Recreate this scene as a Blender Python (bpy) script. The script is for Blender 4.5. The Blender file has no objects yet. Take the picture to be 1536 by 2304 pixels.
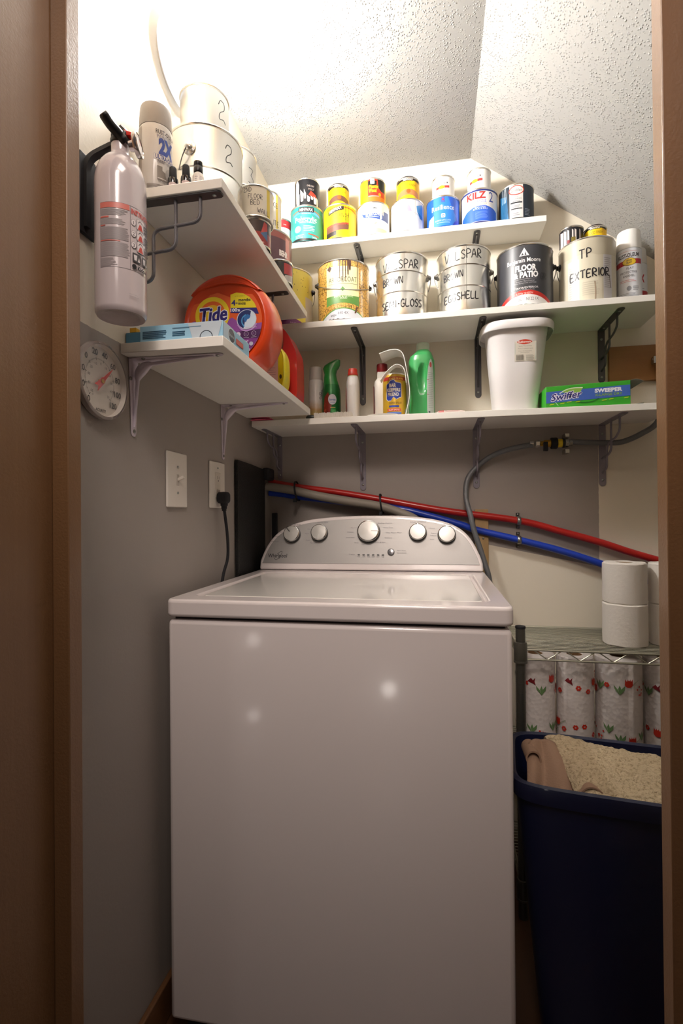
import bpy, bmesh, math, random
from math import sin, cos, pi, radians
from mathutils import Vector, Matrix, noise
random.seed(7)
S = bpy.context.scene
COL = S.collection

# ------------------------------------------------------------------ camera
CP = Vector((0.5601, -0.9846, 1.0892)); YAW, PITCH, ROLL = 0.1842, 0.0066, 0.0087
R0 = Vector((cos(YAW), sin(YAW), 0)); D0 = Vector((-sin(YAW), cos(YAW), 0)); ZV = Vector((0, 0, 1))
D = cos(PITCH) * D0 + sin(PITCH) * ZV; U0 = -sin(PITCH) * D0 + cos(PITCH) * ZV
R = cos(ROLL) * R0 - sin(ROLL) * U0; U = sin(ROLL) * R0 + cos(ROLL) * U0
cam = bpy.data.cameras.new('camera'); co = bpy.data.objects.new('camera', cam); COL.objects.link(co)
co.matrix_world = Matrix(((R.x, U.x, -D.x, CP.x), (R.y, U.y, -D.y, CP.y), (R.z, U.z, -D.z, CP.z), (0, 0, 0, 1)))
cam.sensor_fit = 'VERTICAL'; cam.sensor_height = 36; cam.lens = 36 * 1135.93 / 2304
cam.clip_start = 0.02
S.camera = co
# ------------------------------------------------------------------ exposure, world, hall lamps and added fills
S.view_settings.view_transform = 'Standard'; S.view_settings.look = 'None'
S.view_settings.exposure = 0.0; S.view_settings.gamma = 1.0; S.view_settings.use_curve_mapping = False
W = bpy.data.worlds.new('world'); S.world = W; W.use_nodes = True
W.node_tree.nodes['Background'].inputs[0].default_value = (0.9, 0.80, 0.76, 1)
W.node_tree.nodes['Background'].inputs[1].default_value = 0.026
LAMP_E = 315.0
def area(name, loc, rot, sx, sy, e, col):
    l = bpy.data.lights.new(name, 'AREA'); l.shape = 'RECTANGLE'; l.size = sx; l.size_y = sy; l.energy = e; l.color = col
    o = bpy.data.objects.new(name, l); o.location = loc; o.rotation_euler = rot; COL.objects.link(o); return o
def point(name, loc, rad, e, col):
    l = bpy.data.lights.new(name, 'POINT'); l.shadow_soft_size = rad; l.energy = e; l.color = col
    o = bpy.data.objects.new(name, l); o.location = loc; COL.objects.link(o); return o
area('hall_ceiling_fill', (0.40, -0.66, 2.28), (0, 0, 0), 0.30, 0.30, 5.0, (1.0, 0.87, 0.77))  # added fill over the doorway, brightens the washer front towards its top
area('hall_ceiling_fill', (0.6, -2.3, 2.42), (radians(25), 0, 0), 0.5, 0.5, 4.0, (1.0, 0.86, 0.78))
def spot(name, loc, aim, size, e, col):
    l = bpy.data.lights.new(name, 'SPOT'); l.spot_size = radians(size); l.spot_blend = 1.0; l.energy = e; l.color = col; l.shadow_soft_size = 0.22
    o = bpy.data.objects.new(name, l); o.location = loc; COL.objects.link(o)
    o.rotation_euler = (Vector(aim) - Vector(loc)).to_track_quat('-Z', 'Y').to_euler(); return o
spot('washer_fill_spot', (0.50, -1.30, 2.40), (0.40, 0.0, 1.24), 44, 80.0, (1.0, 0.86, 0.78))  # added spot without a fixture, lifts the washer front and fades below
point('hall_lamp', (-0.372, -1.50, 0.45), 0.035, 0.38, (1.0, 0.9, 0.85))
point('hall_lamp', (-0.374, -1.50, -0.0 + 0.06), 0.03, 0.26, (1.0, 0.9, 0.85))
point('hall_lamp', (0.328, -1.48, 0.24), 0.035, 0.8, (1.0, 0.92, 0.85))

# ------------------------------------------------------------------ materials
def srgb(h):
    if isinstance(h, (tuple, list)): c = [x / 255 for x in h]
    else: h = h.lstrip('#'); c = [int(h[i:i + 2], 16) / 255 for i in (0, 2, 4)]
    return tuple((x / 12.92 if x <= 0.04045 else ((x + 0.055) / 1.055) ** 2.4) for x in c) + (1,)
_M = {}
def M(col, rough=0.5, metal=0.0, coat=0.0, bump=None, trans=0.0, alpha=1.0, name=None):
    key = (col, rough, metal, coat, bump, trans, alpha)
    if key in _M: return _M[key]
    m = bpy.data.materials.new(name or ('mat_' + str(col).strip('#()').replace(', ', '_'))); m.use_nodes = True
    b = m.node_tree.nodes['Principled BSDF']; i = b.inputs
    i['Base Color'].default_value = srgb(col); i['Roughness'].default_value = rough; i['Metallic'].default_value = metal
    i['Coat Weight'].default_value = coat; i['Coat Roughness'].default_value = 0.08
    i['Transmission Weight'].default_value = trans; i['Alpha'].default_value = alpha
    if bump:
        nt = m.node_tree; sc, st, kind = bump
        tc = nt.nodes.new('ShaderNodeTexCoord')
        if kind == 'noise':
            t = nt.nodes.new('ShaderNodeTexNoise'); t.inputs['Scale'].default_value = sc; t.inputs['Detail'].default_value = 6; out = t.outputs['Fac']
        else:
            t = nt.nodes.new('ShaderNodeTexVoronoi'); t.inputs['Scale'].default_value = sc; out = t.outputs['Distance']
        nt.links.new(tc.outputs['Object'], t.inputs['Vector'])
        bp = nt.nodes.new('ShaderNodeBump'); bp.inputs['Strength'].default_value = st; bp.inputs['Distance'].default_value = 0.003
        nt.links.new(out, bp.inputs['Height']); nt.links.new(bp.outputs[0], i['Normal'])
    _M[key] = m; return m
def node_mat(name, rough=0.6):
    m = bpy.data.materials.new(name); m.use_nodes = True
    b = m.node_tree.nodes['Principled BSDF']; b.inputs['Roughness'].default_value = rough
    return m, m.node_tree, b
def N(nt, t, **kw):
    n = nt.nodes.new(t)
    for k, v in kw.items(): setattr(n, k, v)
    return n
CREAM = '#E6DDCB'; GREY = '#A39B94'
def paint_mat(name, rules, line=None):
    """two paints on one wall: grey where every (axis, op, value) rule holds, else cream"""
    m, nt, b = node_mat(name, 0.62)
    g = N(nt, 'ShaderNodeNewGeometry'); sp = N(nt, 'ShaderNodeSeparateXYZ'); nt.links.new(g.outputs['Position'], sp.inputs[0])
    nz = N(nt, 'ShaderNodeTexNoise'); nz.inputs['Scale'].default_value = 90; nt.links.new(g.outputs['Position'], nz.inputs['Vector'])
    wob = N(nt, 'ShaderNodeMath', operation='MULTIPLY_ADD'); nt.links.new(nz.outputs['Fac'], wob.inputs[0]); wob.inputs[1].default_value = 0.003; wob.inputs[2].default_value = -0.0015
    prev = None
    for ax, op, val in rules:
        a = N(nt, 'ShaderNodeMath', operation='ADD'); nt.links.new(sp.outputs[ax], a.inputs[0]); nt.links.new(wob.outputs[0], a.inputs[1])
        c = N(nt, 'ShaderNodeMath', operation=op); nt.links.new(a.outputs[0], c.inputs[0]); c.inputs[1].default_value = val
        if prev:
            mm = N(nt, 'ShaderNodeMath', operation='MULTIPLY'); nt.links.new(prev.outputs[0], mm.inputs[0]); nt.links.new(c.outputs[0], mm.inputs[1]); prev = mm
        else: prev = c
    if line:   # z > a + b*x
        a0, b0 = line
        l = N(nt, 'ShaderNodeMath', operation='MULTIPLY_ADD'); nt.links.new(sp.outputs['X'], l.inputs[0]); l.inputs[1].default_value = b0; l.inputs[2].default_value = a0
        c0 = N(nt, 'ShaderNodeMath', operation='GREATER_THAN'); nt.links.new(sp.outputs['Z'], c0.inputs[0]); nt.links.new(l.outputs[0], c0.inputs[1])
        c1 = N(nt, 'ShaderNodeMath', operation='LESS_THAN'); nt.links.new(sp.outputs['X'], c1.inputs[0]); c1.inputs[1].default_value = 0.71
        c = N(nt, 'ShaderNodeMath', operation='MAXIMUM'); nt.links.new(c0.outputs[0], c.inputs[0]); nt.links.new(c1.outputs[0], c.inputs[1])
        mm = N(nt, 'ShaderNodeMath', operation='MULTIPLY'); nt.links.new(prev.outputs[0], mm.inputs[0]); nt.links.new(c.outputs[0], mm.inputs[1]); prev = mm
    mx = N(nt, 'ShaderNodeMix', data_type='RGBA'); nt.links.new(prev.outputs[0], mx.inputs['Factor'])
    mx.inputs['A'].default_value = srgb(CREAM); mx.inputs['B'].default_value = srgb(GREY)
    nt.links.new(mx.outputs['Result'], b.inputs['Base Color'])
    n2 = N(nt, 'ShaderNodeTexNoise'); n2.inputs['Scale'].default_value = 160; n2.inputs['Detail'].default_value = 4; nt.links.new(g.outputs['Position'], n2.inputs['Vector'])
    bp = N(nt, 'ShaderNodeBump'); bp.inputs['Strength'].default_value = 0.12; bp.inputs['Distance'].default_value = 0.002
    nt.links.new(n2.outputs['Fac'], bp.inputs['Height']); nt.links.new(bp.outputs[0], b.inputs['Normal'])
    return m
def popcorn_mat():
    m, nt, b = node_mat('popcorn_ceiling', 0.85)
    b.inputs['Base Color'].default_value = srgb('#A9A7A3')
    g = N(nt, 'ShaderNodeNewGeometry')
    v = N(nt, 'ShaderNodeTexVoronoi'); v.inputs['Scale'].default_value = 170; nt.links.new(g.outputs['Position'], v.inputs['Vector'])
    nz = N(nt, 'ShaderNodeTexNoise'); nz.inputs['Scale'].default_value = 45; nz.inputs['Detail'].default_value = 5; nt.links.new(g.outputs['Position'], nz.inputs['Vector'])
    r1 = N(nt, 'ShaderNodeMapRange'); r1.inputs['From Min'].default_value = 0.12; r1.inputs['From Max'].default_value = 0.42; r1.inputs['To Min'].default_value = 1; r1.inputs['To Max'].default_value = 0
    nt.links.new(v.outputs['Distance'], r1.inputs['Value'])
    r2 = N(nt, 'ShaderNodeMapRange'); r2.inputs['From Min'].default_value = 0.36; r2.inputs['From Max'].default_value = 0.60
    nt.links.new(nz.outputs['Fac'], r2.inputs['Value'])
    mu = N(nt, 'ShaderNodeMath', operation='MULTIPLY'); nt.links.new(r1.outputs[0], mu.inputs[0]); nt.links.new(r2.outputs[0], mu.inputs[1])
    bp = N(nt, 'ShaderNodeBump'); bp.inputs['Strength'].default_value = 0.65; bp.inputs['Distance'].default_value = 0.003
    nt.links.new(mu.outputs[0], bp.inputs['Height']); nt.links.new(bp.outputs[0], b.inputs['Normal'])
    return m
def wood_mat(name, c1, c2, rough=0.4, sx=60, sz=2.0, coat=0.3, bump=0.15):
    m, nt, b = node_mat(name, rough); b.inputs['Coat Weight'].default_value = coat; b.inputs['Coat Roughness'].default_value = 0.35
    g = N(nt, 'ShaderNodeNewGeometry'); mp = N(nt, 'ShaderNodeMapping'); mp.inputs['Scale'].default_value = (sx, sx, sz)
    nt.links.new(g.outputs['Position'], mp.inputs['Vector'])
    nz = N(nt, 'ShaderNodeTexNoise'); nz.inputs['Scale'].default_value = 1; nz.inputs['Detail'].default_value = 6; nz.inputs['Distortion'].default_value = 1.2
    nt.links.new(mp.outputs[0], nz.inputs['Vector'])
    mx = N(nt, 'ShaderNodeMix', data_type='RGBA'); nt.links.new(nz.outputs['Fac'], mx.inputs['Factor'])
    mx.inputs['A'].default_value = srgb(c1); mx.inputs['B'].default_value = srgb(c2)
    nt.links.new(mx.outputs['Result'], b.inputs['Base Color'])
    n2 = N(nt, 'ShaderNodeTexNoise'); n2.inputs['Scale'].default_value = 260; n2.inputs['Detail'].default_value = 3; nt.links.new(g.outputs['Position'], n2.inputs['Vector'])
    bp = N(nt, 'ShaderNodeBump'); bp.inputs['Strength'].default_value = bump; bp.inputs['Distance'].default_value = 0.002
    nt.links.new(n2.outputs['Fac'], bp.inputs['Height']); nt.links.new(bp.outputs[0], b.inputs['Normal'])
    return m
SILVER = M('#E2DFD8', 0.24, 1.0); STEEL = M('#8F8E8C', 0.35, 1.0); DKSTEEL = M('#5B5A5C', 0.42, 0.6)
ZINC = M('#A9AAA8', 0.3, 0.9); BLACK = M('#0D0D0F', 0.35); BLACKM = M('#15151A', 0.7); WHITEP = M('#E6E2DC', 0.4)
WASH = M('#E6DDDB', 0.22, coat=0.5); MEL = M('#EAE6DE', 0.42, name='white_melamine'); GLOSSW = M('#E9E6E0', 0.3, coat=0.3)
PLATEW = M('#EAE3D9', 0.35); BRASS = M('#B8923C', 0.3, 1.0)
GLASS = M('#FFFFFF', 0.03, trans=1.0)

# ------------------------------------------------------------------ mesh helpers
def finish(bm, angle=0.62):
    bmesh.ops.remove_doubles(bm, verts=bm.verts, dist=1e-6)
    bmesh.ops.recalc_face_normals(bm, faces=bm.faces)
    for f in bm.faces: f.smooth = True
    for e in bm.edges:
        if len(e.link_faces) == 2 and e.calc_face_angle(0) > angle: e.smooth = False
def obj(name, bm, mats, parent=None, bevel=0, seg=2, fin=True, loc=None, rot=None, sub=0, ang=0.62):
    if fin: finish(bm, ang)
    me = bpy.data.meshes.new(name); bm.to_mesh(me); bm.free()
    if not isinstance(mats, (list, tuple)): mats = [mats]
    for m in mats: me.materials.append(m)
    o = bpy.data.objects.new(name, me); COL.objects.link(o)
    if parent: o.parent = parent
    if loc: o.location = loc
    if rot: o.rotation_euler = rot
    if bevel:
        md = o.modifiers.new('bevel', 'BEVEL'); md.width = bevel; md.segments = seg; md.limit_method = 'ANGLE'; md.angle_limit = radians(40); md.harden_normals = False
    if sub:
        md = o.modifiers.new('sub', 'SUBSURF'); md.levels = sub; md.render_levels = sub
    return o
def tag(o, label, cat, group=None, kind=None):
    o['label'] = label; o['category'] = cat
    if group: o['group'] = group
    if kind: o['kind'] = kind
    return o
def thing(name, label, cat, loc=(0, 0, 0), rz=0, group=None, rot=None):
    o = bpy.data.objects.new(name, None); COL.objects.link(o); o.empty_display_size = 0.02
    o.location = loc; o.rotation_euler = rot or (0, 0, rz); return tag(o, label, cat, group)
def struct(name, bm, m, bevel=0):
    o = obj(name, bm, m, bevel=bevel, ang=0.3); o['kind'] = 'structure'; return o
def new(): return bmesh.new()
def faces_mat(fs, mi):
    for f in fs: f.material_index = mi
def box(bm, x0, x1, y0, y1, z0, z1, mi=0, mat=None):
    vs = [bm.verts.new(p) for p in ((x0, y0, z0), (x1, y0, z0), (x1, y1, z0), (x0, y1, z0), (x0, y0, z1), (x1, y0, z1), (x1, y1, z1), (x0, y1, z1))]
    if mat: 
        for v in vs: v.co = mat @ v.co
    fs = [bm.faces.new([vs[i] for i in q]) for q in ((0, 3, 2, 1), (4, 5, 6, 7), (0, 1, 5, 4), (1, 2, 6, 5), (2, 3, 7, 6), (3, 0, 4, 7))]
    faces_mat(fs, mi); return fs
def loft(bm, rings, mi=0, cap0=True, cap1=True, closed=True, mis=None):
    vr = [[bm.verts.new(p) for p in r] for r in rings]; n = len(vr[0]); fs = []
    for k in range(len(vr) - 1):
        a, b = vr[k], vr[k + 1]
        for i in range(n if closed else n - 1):
            j = (i + 1) % n
            f = bm.faces.new((a[i], a[j], b[j], b[i])); f.material_index = mis[k] if mis else mi; fs.append(f)
    if cap0: f = bm.faces.new(vr[0][::-1]); f.material_index = mis[0] if mis else mi
    if cap1: f = bm.faces.new(vr[-1]); f.material_index = mis[-1] if mis else mi
    return fs
def lathe(bm, prof, seg=48, mi=0, c=(0, 0, 0), sx=1, sy=1, mis=None, mat=None, cap0=True, cap1=True):
    rings = []
    for r, z in prof:
        ring = []
        for i in range(seg):
            a = 2 * pi * i / seg
            p = Vector((max(r, 1e-5) * cos(a) * sx, max(r, 1e-5) * sin(a) * sy, z))
            if mat: p = mat @ p
            ring.append(p + Vector(c))
        rings.append(ring)
    return loft(bm, rings, mi, cap0, cap1, mis=mis)
def supring(cx, cy, z, sx, sy, n=2.6, seg=40):
    out = []
    for i in range(seg):
        a = 2 * pi * i / seg; c, s = cos(a), sin(a)
        out.append(Vector((cx + sx * math.copysign(abs(c) ** (2 / n), c), cy + sy * math.copysign(abs(s) ** (2 / n), s), z)))
    return out
def tube(bm, pts, r, seg=12, mi=0, cap=True, closed=False):
    pts = [Vector(p) for p in pts]; n = len(pts); rings = []
    up = None
    for k in range(n):
        if closed: t = (pts[(k + 1) % n] - pts[k - 1])
        else: t = (pts[min(k + 1, n - 1)] - pts[max(k - 1, 0)])
        t.normalize()
        if up is None: up = t.orthogonal().normalized()
        up = (up - t * up.dot(t)); up = up.normalized() if up.length > 1e-6 else t.orthogonal().normalized()
        s = t.cross(up); rr = r[k] if isinstance(r, (list, tuple)) else r
        rings.append([pts[k] + (up * cos(2 * pi * i / seg) + s * sin(2 * pi * i / seg)) * rr for i in range(seg)])
    if closed: rings.append(rings[0])
    return loft(bm, rings, mi, cap and not closed, cap and not closed)
def smooth(pts, per=8):
    """Catmull-Rom through points"""
    P = [Vector(p) for p in pts]; P = [P[0] * 2 - P[1]] + P + [P[-1] * 2 - P[-2]]; out = []
    for k in range(1, len(P) - 2):
        for i in range(per):
            t = i / per; a, b, c, d = P[k - 1:k + 3]
            out.append(0.5 * ((2 * b) + (c - a) * t + (2 * a - 5 * b + 4 * c - d) * t * t + (3 * b - a - 3 * c + d) * t ** 3))
    out.append(P[-2]); return out
def rounded(path, rad, per=5):
    """polyline with rounded corners"""
    P = [Vector(p) for p in path]; out = [P[0]]
    for k in range(1, len(P) - 1):
        a, b, c = P[k - 1], P[k], P[k + 1]; d1 = (a - b); d2 = (c - b); r = min(rad, d1.length * .49, d2.length * .49)
        p, q = b + d1.normalized() * r, b + d2.normalized() * r
        for i in range(per + 1):
            t = i / per; out.append(p * (1 - t) ** 2 + b * 2 * t * (1 - t) + q * t * t)
    out.append(P[-1]); return out
def prism(bm, pts2, f, d0, d1, mi=0, mi_side=None):
    """pts2 outline -> f(u,v,w) for w in d0,d1"""
    a = [bm.verts.new(f(u, v, d0)) for u, v in pts2]; b = [bm.verts.new(f(u, v, d1)) for u, v in pts2]
    fa = bm.faces.new(a); fb = bm.faces.new(b[::-1]); fa.material_index = fb.material_index = mi
    n = len(a)
    for i in range(n):
        j = (i + 1) % n; q = bm.faces.new((a[j], a[i], b[i], b[j])); q.material_index = mi if mi_side is None else mi_side
def rrect(x0, y0, x1, y1, r, per=6):
    out = []
    for cx, cy, a0 in ((x1 - r, y0 + r, -pi / 2), (x1 - r, y1 - r, 0), (x0 + r, y1 - r, pi / 2), (x0 + r, y0 + r, pi)):
        for i in range(per + 1):
            a = a0 + pi / 2 * i / per; out.append((cx + r * cos(a), cy + r * sin(a)))
    return out

# ------------------------------------------------------------------ decals: printed labels and writing
_font_cache = {}
def text_faces(s, size, bold, spacing=1.0):
    key = (s, bold, spacing)
    if key not in _font_cache:
        cu = bpy.data.curves.new('t', 'FONT'); cu.body = s; cu.size = 1; cu.offset = bold; cu.resolution_u = 2; cu.space_character = spacing
        o = bpy.data.objects.new('t', cu); COL.objects.link(o)
        dg = bpy.context.evaluated_depsgraph_get(); dg.update()
        me = bpy.data.meshes.new_from_object(o.evaluated_get(dg))
        vs = [(v.co.x, v.co.y) for v in me.vertices]; fs = [tuple(p.vertices) for p in me.polygons]
        bpy.data.objects.remove(o); bpy.data.curves.remove(cu); bpy.data.meshes.remove(me)
        _font_cache[key] = (vs, fs)
    return _font_cache[key]
STROKES = {
 'A': [[(0, 0), (.35, 1), (.7, 0)], [(.12, .38), (.58, .4)]], 'B': [[(.05, 0), (.05, 1), (.45, .95), (.5, .7), (.1, .52), (.55, .4), (.55, .1), (.05, 0)]],
 'C': [[(.6, .85), (.35, 1), (.08, .7), (.1, .25), (.35, 0), (.62, .12)]], 'D': [[(.05, 0), (.08, 1), (.5, .8), (.6, .4), (.4, .08), (.05, 0)]],
 'E': [[(.6, .97), (.06, .95), (.05, 0), (.6, .04)], [(.06, .5), (.48, .5)]], 'F': [[(.6, .98), (.06, .95), (.05, 0)], [(.06, .5), (.45, .52)]],
 'G': [[(.6, .88), (.3, 1), (.06, .6), (.12, .1), (.5, 0), (.62, .38), (.35, .42)]], 'H': [[(.05, 1), (.05, 0)], [(.6, 1), (.6, 0)], [(.05, .5), (.6, .52)]],
 'I': [[(.15, 1), (.15, 0)]], 'L': [[(.06, 1), (.05, .03), (.6, 0)]], 'M': [[(.02, 0), (.1, 1), (.38, .3), (.66, 1), (.75, 0)]], 'N': [[(.05, 0), (.08, 1), (.55, .03), (.6, 1)]],
 'O': [[(.35, 1), (.06, .7), (.08, .2), (.35, 0), (.62, .3), (.6, .75), (.35, 1)]], 'P': [[(.08, 0), (.08, 1), (.52, .92), (.55, .6), (.1, .45)]],
 'R': [[(.06, 0), (.06, 1), (.5, .92), (.52, .6), (.1, .45), (.62, 0)]], 'S': [[(.58, .88), (.3, 1), (.08, .76), (.3, .55), (.56, .3), (.4, .03), (.06, .1)]],
 'T': [[(.35, 1), (.35, 0)], [(0, .97), (.72, 1)]], 'V': [[(0, 1), (.3, 0), (.65, 1)]], 'W': [[(0, 1), (.2, 0), (.4, .7), (.6, 0), (.82, 1)]],
 'X': [[(0, 1), (.6, 0)], [(.6, 1), (.02, 0)]], 'K': [[(.05, 1), (.05, 0)], [(.55, 1), (.08, .45), (.6, 0)]],
 '2': [[(.05, .75), (.2, 1), (.5, .95), (.5, .65), (.15, .35), (.12, .05), (.45, .12), (.65, 0)]], '3': [[(.1, .95), (.5, .9), (.3, .55), (.55, .35), (.4, .02), (.05, .1)]],
 'Z': [[(.05, .97), (.58, .97), (.05, .03), (.6, .03)]], '-': [[(.1, .45), (.4, .47)]], 'g': [[(.55, .6), (.2, .65), (.05, .35), (.25, .15), (.55, .5), (.5, -.3), (.2, -.5), (.1, -.25), (.5, -.05)]], 'l': [[(0, .1), (.3, .9), (.15, 1.05), (.1, .2), (.3, .1)]]}
class Decal:
    def __init__(s, f, step=0.004, eps=0.00004, base=0.00025):
        s.f, s.step, s.eps, s.base = f, step, eps, base; s.bm = bmesh.new(); s.mats = []; s.k = 0
    def mi(s, m):
        if isinstance(m, str): m = M(m, 0.38)
        if m not in s.mats: s.mats.append(m)
        return s.mats.index(m)
    def poly(s, pts, m, keep=False):
        if not keep: s.k += 1
        z = s.base + s.k * s.eps
        try:
            f = s.bm.faces.new([s.bm.verts.new((u, v, z)) for u, v in pts]); f.material_index = s.mi(m)
        except ValueError: pass
    def rect(s, u0, v0, u1, v1, m): s.poly([(u0, v0), (u1, v0), (u1, v1), (u0, v1)], m)
    def rr(s, u0, v0, u1, v1, r, m): s.poly(rrect(u0, v0, u1, v1, r, 4), m)
    def ell(s, u, v, ru, rv, m, n=28, keep=False): s.poly([(u + ru * cos(2 * pi * i / n), v + rv * sin(2 * pi * i / n)) for i in range(n)], m, keep)
    def arcband(s, u0, u1, va, vb, bulge, m, n=14):
        """band between curved lower edge va and upper edge vb (bulge raises the middle)"""
        lo = [(u0 + (u1 - u0) * i / n, va + bulge * (1 - (2 * i / n - 1) ** 2)) for i in range(n + 1)]
        hi = [(u, v + (vb - va)) for u, v in lo]; s.poly(lo + hi[::-1], m)
    def ring(s, u, v, r0, r1, m, n=36, ratio=1.0):
        s.k += 1; z = s.base + s.k * s.eps; mi = s.mi(m)
        a = [s.bm.verts.new((u + r0 * cos(2 * pi * i / n), v + r0 * ratio * sin(2 * pi * i / n), z)) for i in range(n)]
        b = [s.bm.verts.new((u + r1 * cos(2 * pi * i / n), v + r1 * ratio * sin(2 * pi * i / n), z)) for i in range(n)]
        for i in range(n): s.bm.faces.new((a[i], b[i], b[(i + 1) % n], a[(i + 1) % n])).material_index = mi
    def text(s, t, u, v, h, m, w=None, bold=0.0, al='C', shear=0.0, slope=0.0, sp=1.0, outline=None):
        if outline:
            s.text(t, u, v, h, outline[0], w and w, outline[1], al, shear, slope, sp)
        vs, fs = text_faces(t, h, bold, sp)
        if not vs: return
        x0 = min(p[0] for p in vs); x1 = max(p[0] for p in vs); k = h / 0.72
        kx = (w / (x1 - x0)) if w else k
        off = {'C': -(x0 + x1) / 2, 'L': -x0, 'R': -x1}[al]
        s.k += 1; z = s.base + s.k * s.eps; mi = s.mi(m)
        bv = [s.bm.verts.new((u + (x + off) * kx + shear * y * k, v + y * k + slope * (x + off) * kx, z)) for x, y in vs]
        for f in fs:
            try: s.bm.faces.new([bv[i] for i in f]).material_index = mi
            except ValueError: pass
    def lines(s, u0, u1, v0, v1, n, m, fill=0.45, jag=0.25):
        """rows of fine print"""
        s.k += 1; z = s.base + s.k * s.eps; mi = s.mi(m); dv = (v1 - v0) / n
        for i in range(n):
            a, b = u0, u1 - (u1 - u0) * random.random() * jag
            y = v0 + dv * i
            s.bm.faces.new([s.bm.verts.new(p) for p in ((a, y, z), (b, y, z), (b, y + dv * fill, z), (a, y + dv * fill, z))]).material_index = mi
    def stroke(s, pts, w, m, per=5):
        P = smooth([(a, b, 0) for a, b in pts], per) if len(pts) > 2 else [Vector((a, b, 0)) for a, b in pts]
        s.k += 1; z = s.base + s.k * s.eps; mi = s.mi(m); prev = None
        for i, p in enumerate(P):
            t = P[min(i + 1, len(P) - 1)] - P[max(i - 1, 0)]
            if t.length < 1e-9: continue
            t.normalize(); nn = Vector((-t.y, t.x, 0)) * w / 2
            cur = (s.bm.verts.new((p.x + nn.x, p.y + nn.y, z)), s.bm.verts.new((p.x - nn.x, p.y - nn.y, z)))
            if prev: s.bm.faces.new((prev[0], prev[1], cur[1], cur[0])).material_index = mi
            prev = cur
    def hand(s, t, u, v, h, w, m, adv=0.92, slope=0.0, jit=0.06):
        """marker handwriting"""
        x = u
        for ch in t:
            if ch == ' ': x += h * 0.5; continue
            j = (random.random() - .5) * jit * h; wd = 0
            for st in STROKES[ch]:
                s.stroke([(x + a * h * .82, v + j + b * h + slope * (x - u + a * h)) for a, b in st], w, m)
                wd = max(wd, max(a for a, b in st))
            s.k -= len(STROKES[ch]) - 1
            x += (wd * .82 + .2) * h * adv
    def build(s, name, parent=None):
        bm = s.bm
        if not bm.verts: bm.free(); return None
        bm.normal_update()
        bmesh.ops.triangulate(bm, faces=[f for f in bm.faces if len(f.verts) > 4])
        if s.step:
            u0 = min(v.co.x for v in bm.verts); u1 = max(v.co.x for v in bm.verts)
            k = math.floor(u0 / s.step) + 1
            while k * s.step < u1:
                bmesh.ops.bisect_plane(bm, geom=bm.verts[:] + bm.edges[:] + bm.faces[:], plane_co=(k * s.step, 0, 0), plane_no=(1, 0, 0), dist=1e-7); k += 1
        for v in bm.verts: v.co = s.f(v.co.x, v.co.y, v.co.z)
        for f in bm.faces: f.smooth = True
        return obj(name, bm, s.mats, parent, fin=False)
def cyl_map(r, a0):
    return lambda u, v, w: Vector(((r + w) * cos(a0 + u / r), (r + w) * sin(a0 + u / r), v))
def face_to_cam(x, y): return math.atan2(CP.y - y, CP.x - x)

# ================================================================== SETTING
XW, YB, ZC, XC, SL = -0.0317, 0.78, 2.3008, 0.689, 0.7137
bm = new(); box(bm, -0.13, XW, -0.29, 0.9, 0, 2.5); struct('wall_left', bm, paint_mat('two_tone_paint_left', [('Z', 'LESS_THAN', 1.4235)]))
bm = new(); box(bm, XW, 2.7, YB, 0.9, 0, 2.5)
struct('wall_back', bm, paint_mat('two_tone_paint_back', [('Z', 'LESS_THAN', 1.385), ('X', 'LESS_THAN', 1.081)], line=(1.135, -0.203)))
bm = new(); box(bm, 2.6, 2.7, -0.29, YB, 0, 2.5); struct('wall_right', bm, M('#CFC6B5', 0.65))
POP = popcorn_mat()
bm = new()
prof = [(XW, ZC), (XC, ZC), (2.6, ZC - SL * (2.6 - XC)), (2.6, 2.45), (XW, 2.45)]
prism(bm, prof, lambda u, v, w: Vector((u, w, v)), -0.29, YB)
struct('ceiling', bm, POP)
FLOORM = wood_mat('wood_floor', '#4A2E1B', '#5E3D25', 0.4, 3, 3)
bm = new(); box(bm, -3, 3.5, -4.0, 0.9, -0.06, 0); struct('floor', bm, FLOORM)
WOODJ = wood_mat('jamb_wood', '#7A5738', '#8A6645', 0.36, 55, 1.2, 0.35, 0.22)
HALLP = M('#B9A58C', 0.7)
bm = new(); box(bm, -1.6, -0.03, -0.405, -0.29, 0, 2.5); box(bm, 0.885, 2.7, -0.405, -0.29, 0, 2.5); box(bm, -0.03, 0.885, -0.405, -0.29, 2.08, 2.5)
struct('wall_front', bm, HALLP)
# door jambs with their stops, head jamb
bm = new(); box(bm, -0.03, -0.006, -0.42, -0.29, 0, 2.06); struct('trim_1', bm, WOODJ, 0.001)
bm = new(); box(bm, -0.006, 0.022, -0.3185, -0.2905, 0, 2.03); struct('trim_2', bm, WOODJ, 0.0015)
bm = new(); box(bm, 0.861, 0.885, -0.42, -0.29, 0, 2.06); struct('trim_3', bm, WOODJ, 0.001)
bm = new(); box(bm, 0.833, 0.861, -0.3185, -0.2905, 0, 2.03); struct('trim_4', bm, WOODJ, 0.0015)
bm = new(); box(bm, -0.03, 0.885, -0.42, -0.29, 2.06, 2.08); box(bm, -0.006, 0.861, -0.3185, -0.2905, 2.03, 2.06); struct('trim_5', bm, WOODJ)
bm = new(); box(bm, -0.11, -0.006, -0.432, -0.4205, 0, 2.12); struct('trim_6', bm, WOODJ, 0.002)
bm = new(); box(bm, 0.861, 0.955, -0.432, -0.4205, 0, 2.12); struct('trim_7', bm, WOODJ, 0.002)
bm = new(); box(bm, XW, XW + 0.012, -0.2895, YB, 0, 0.083); struct('baseboard_left', bm, wood_mat('base_wood', '#6E4A2C', '#7C5535', 0.45), 0.003)

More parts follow.
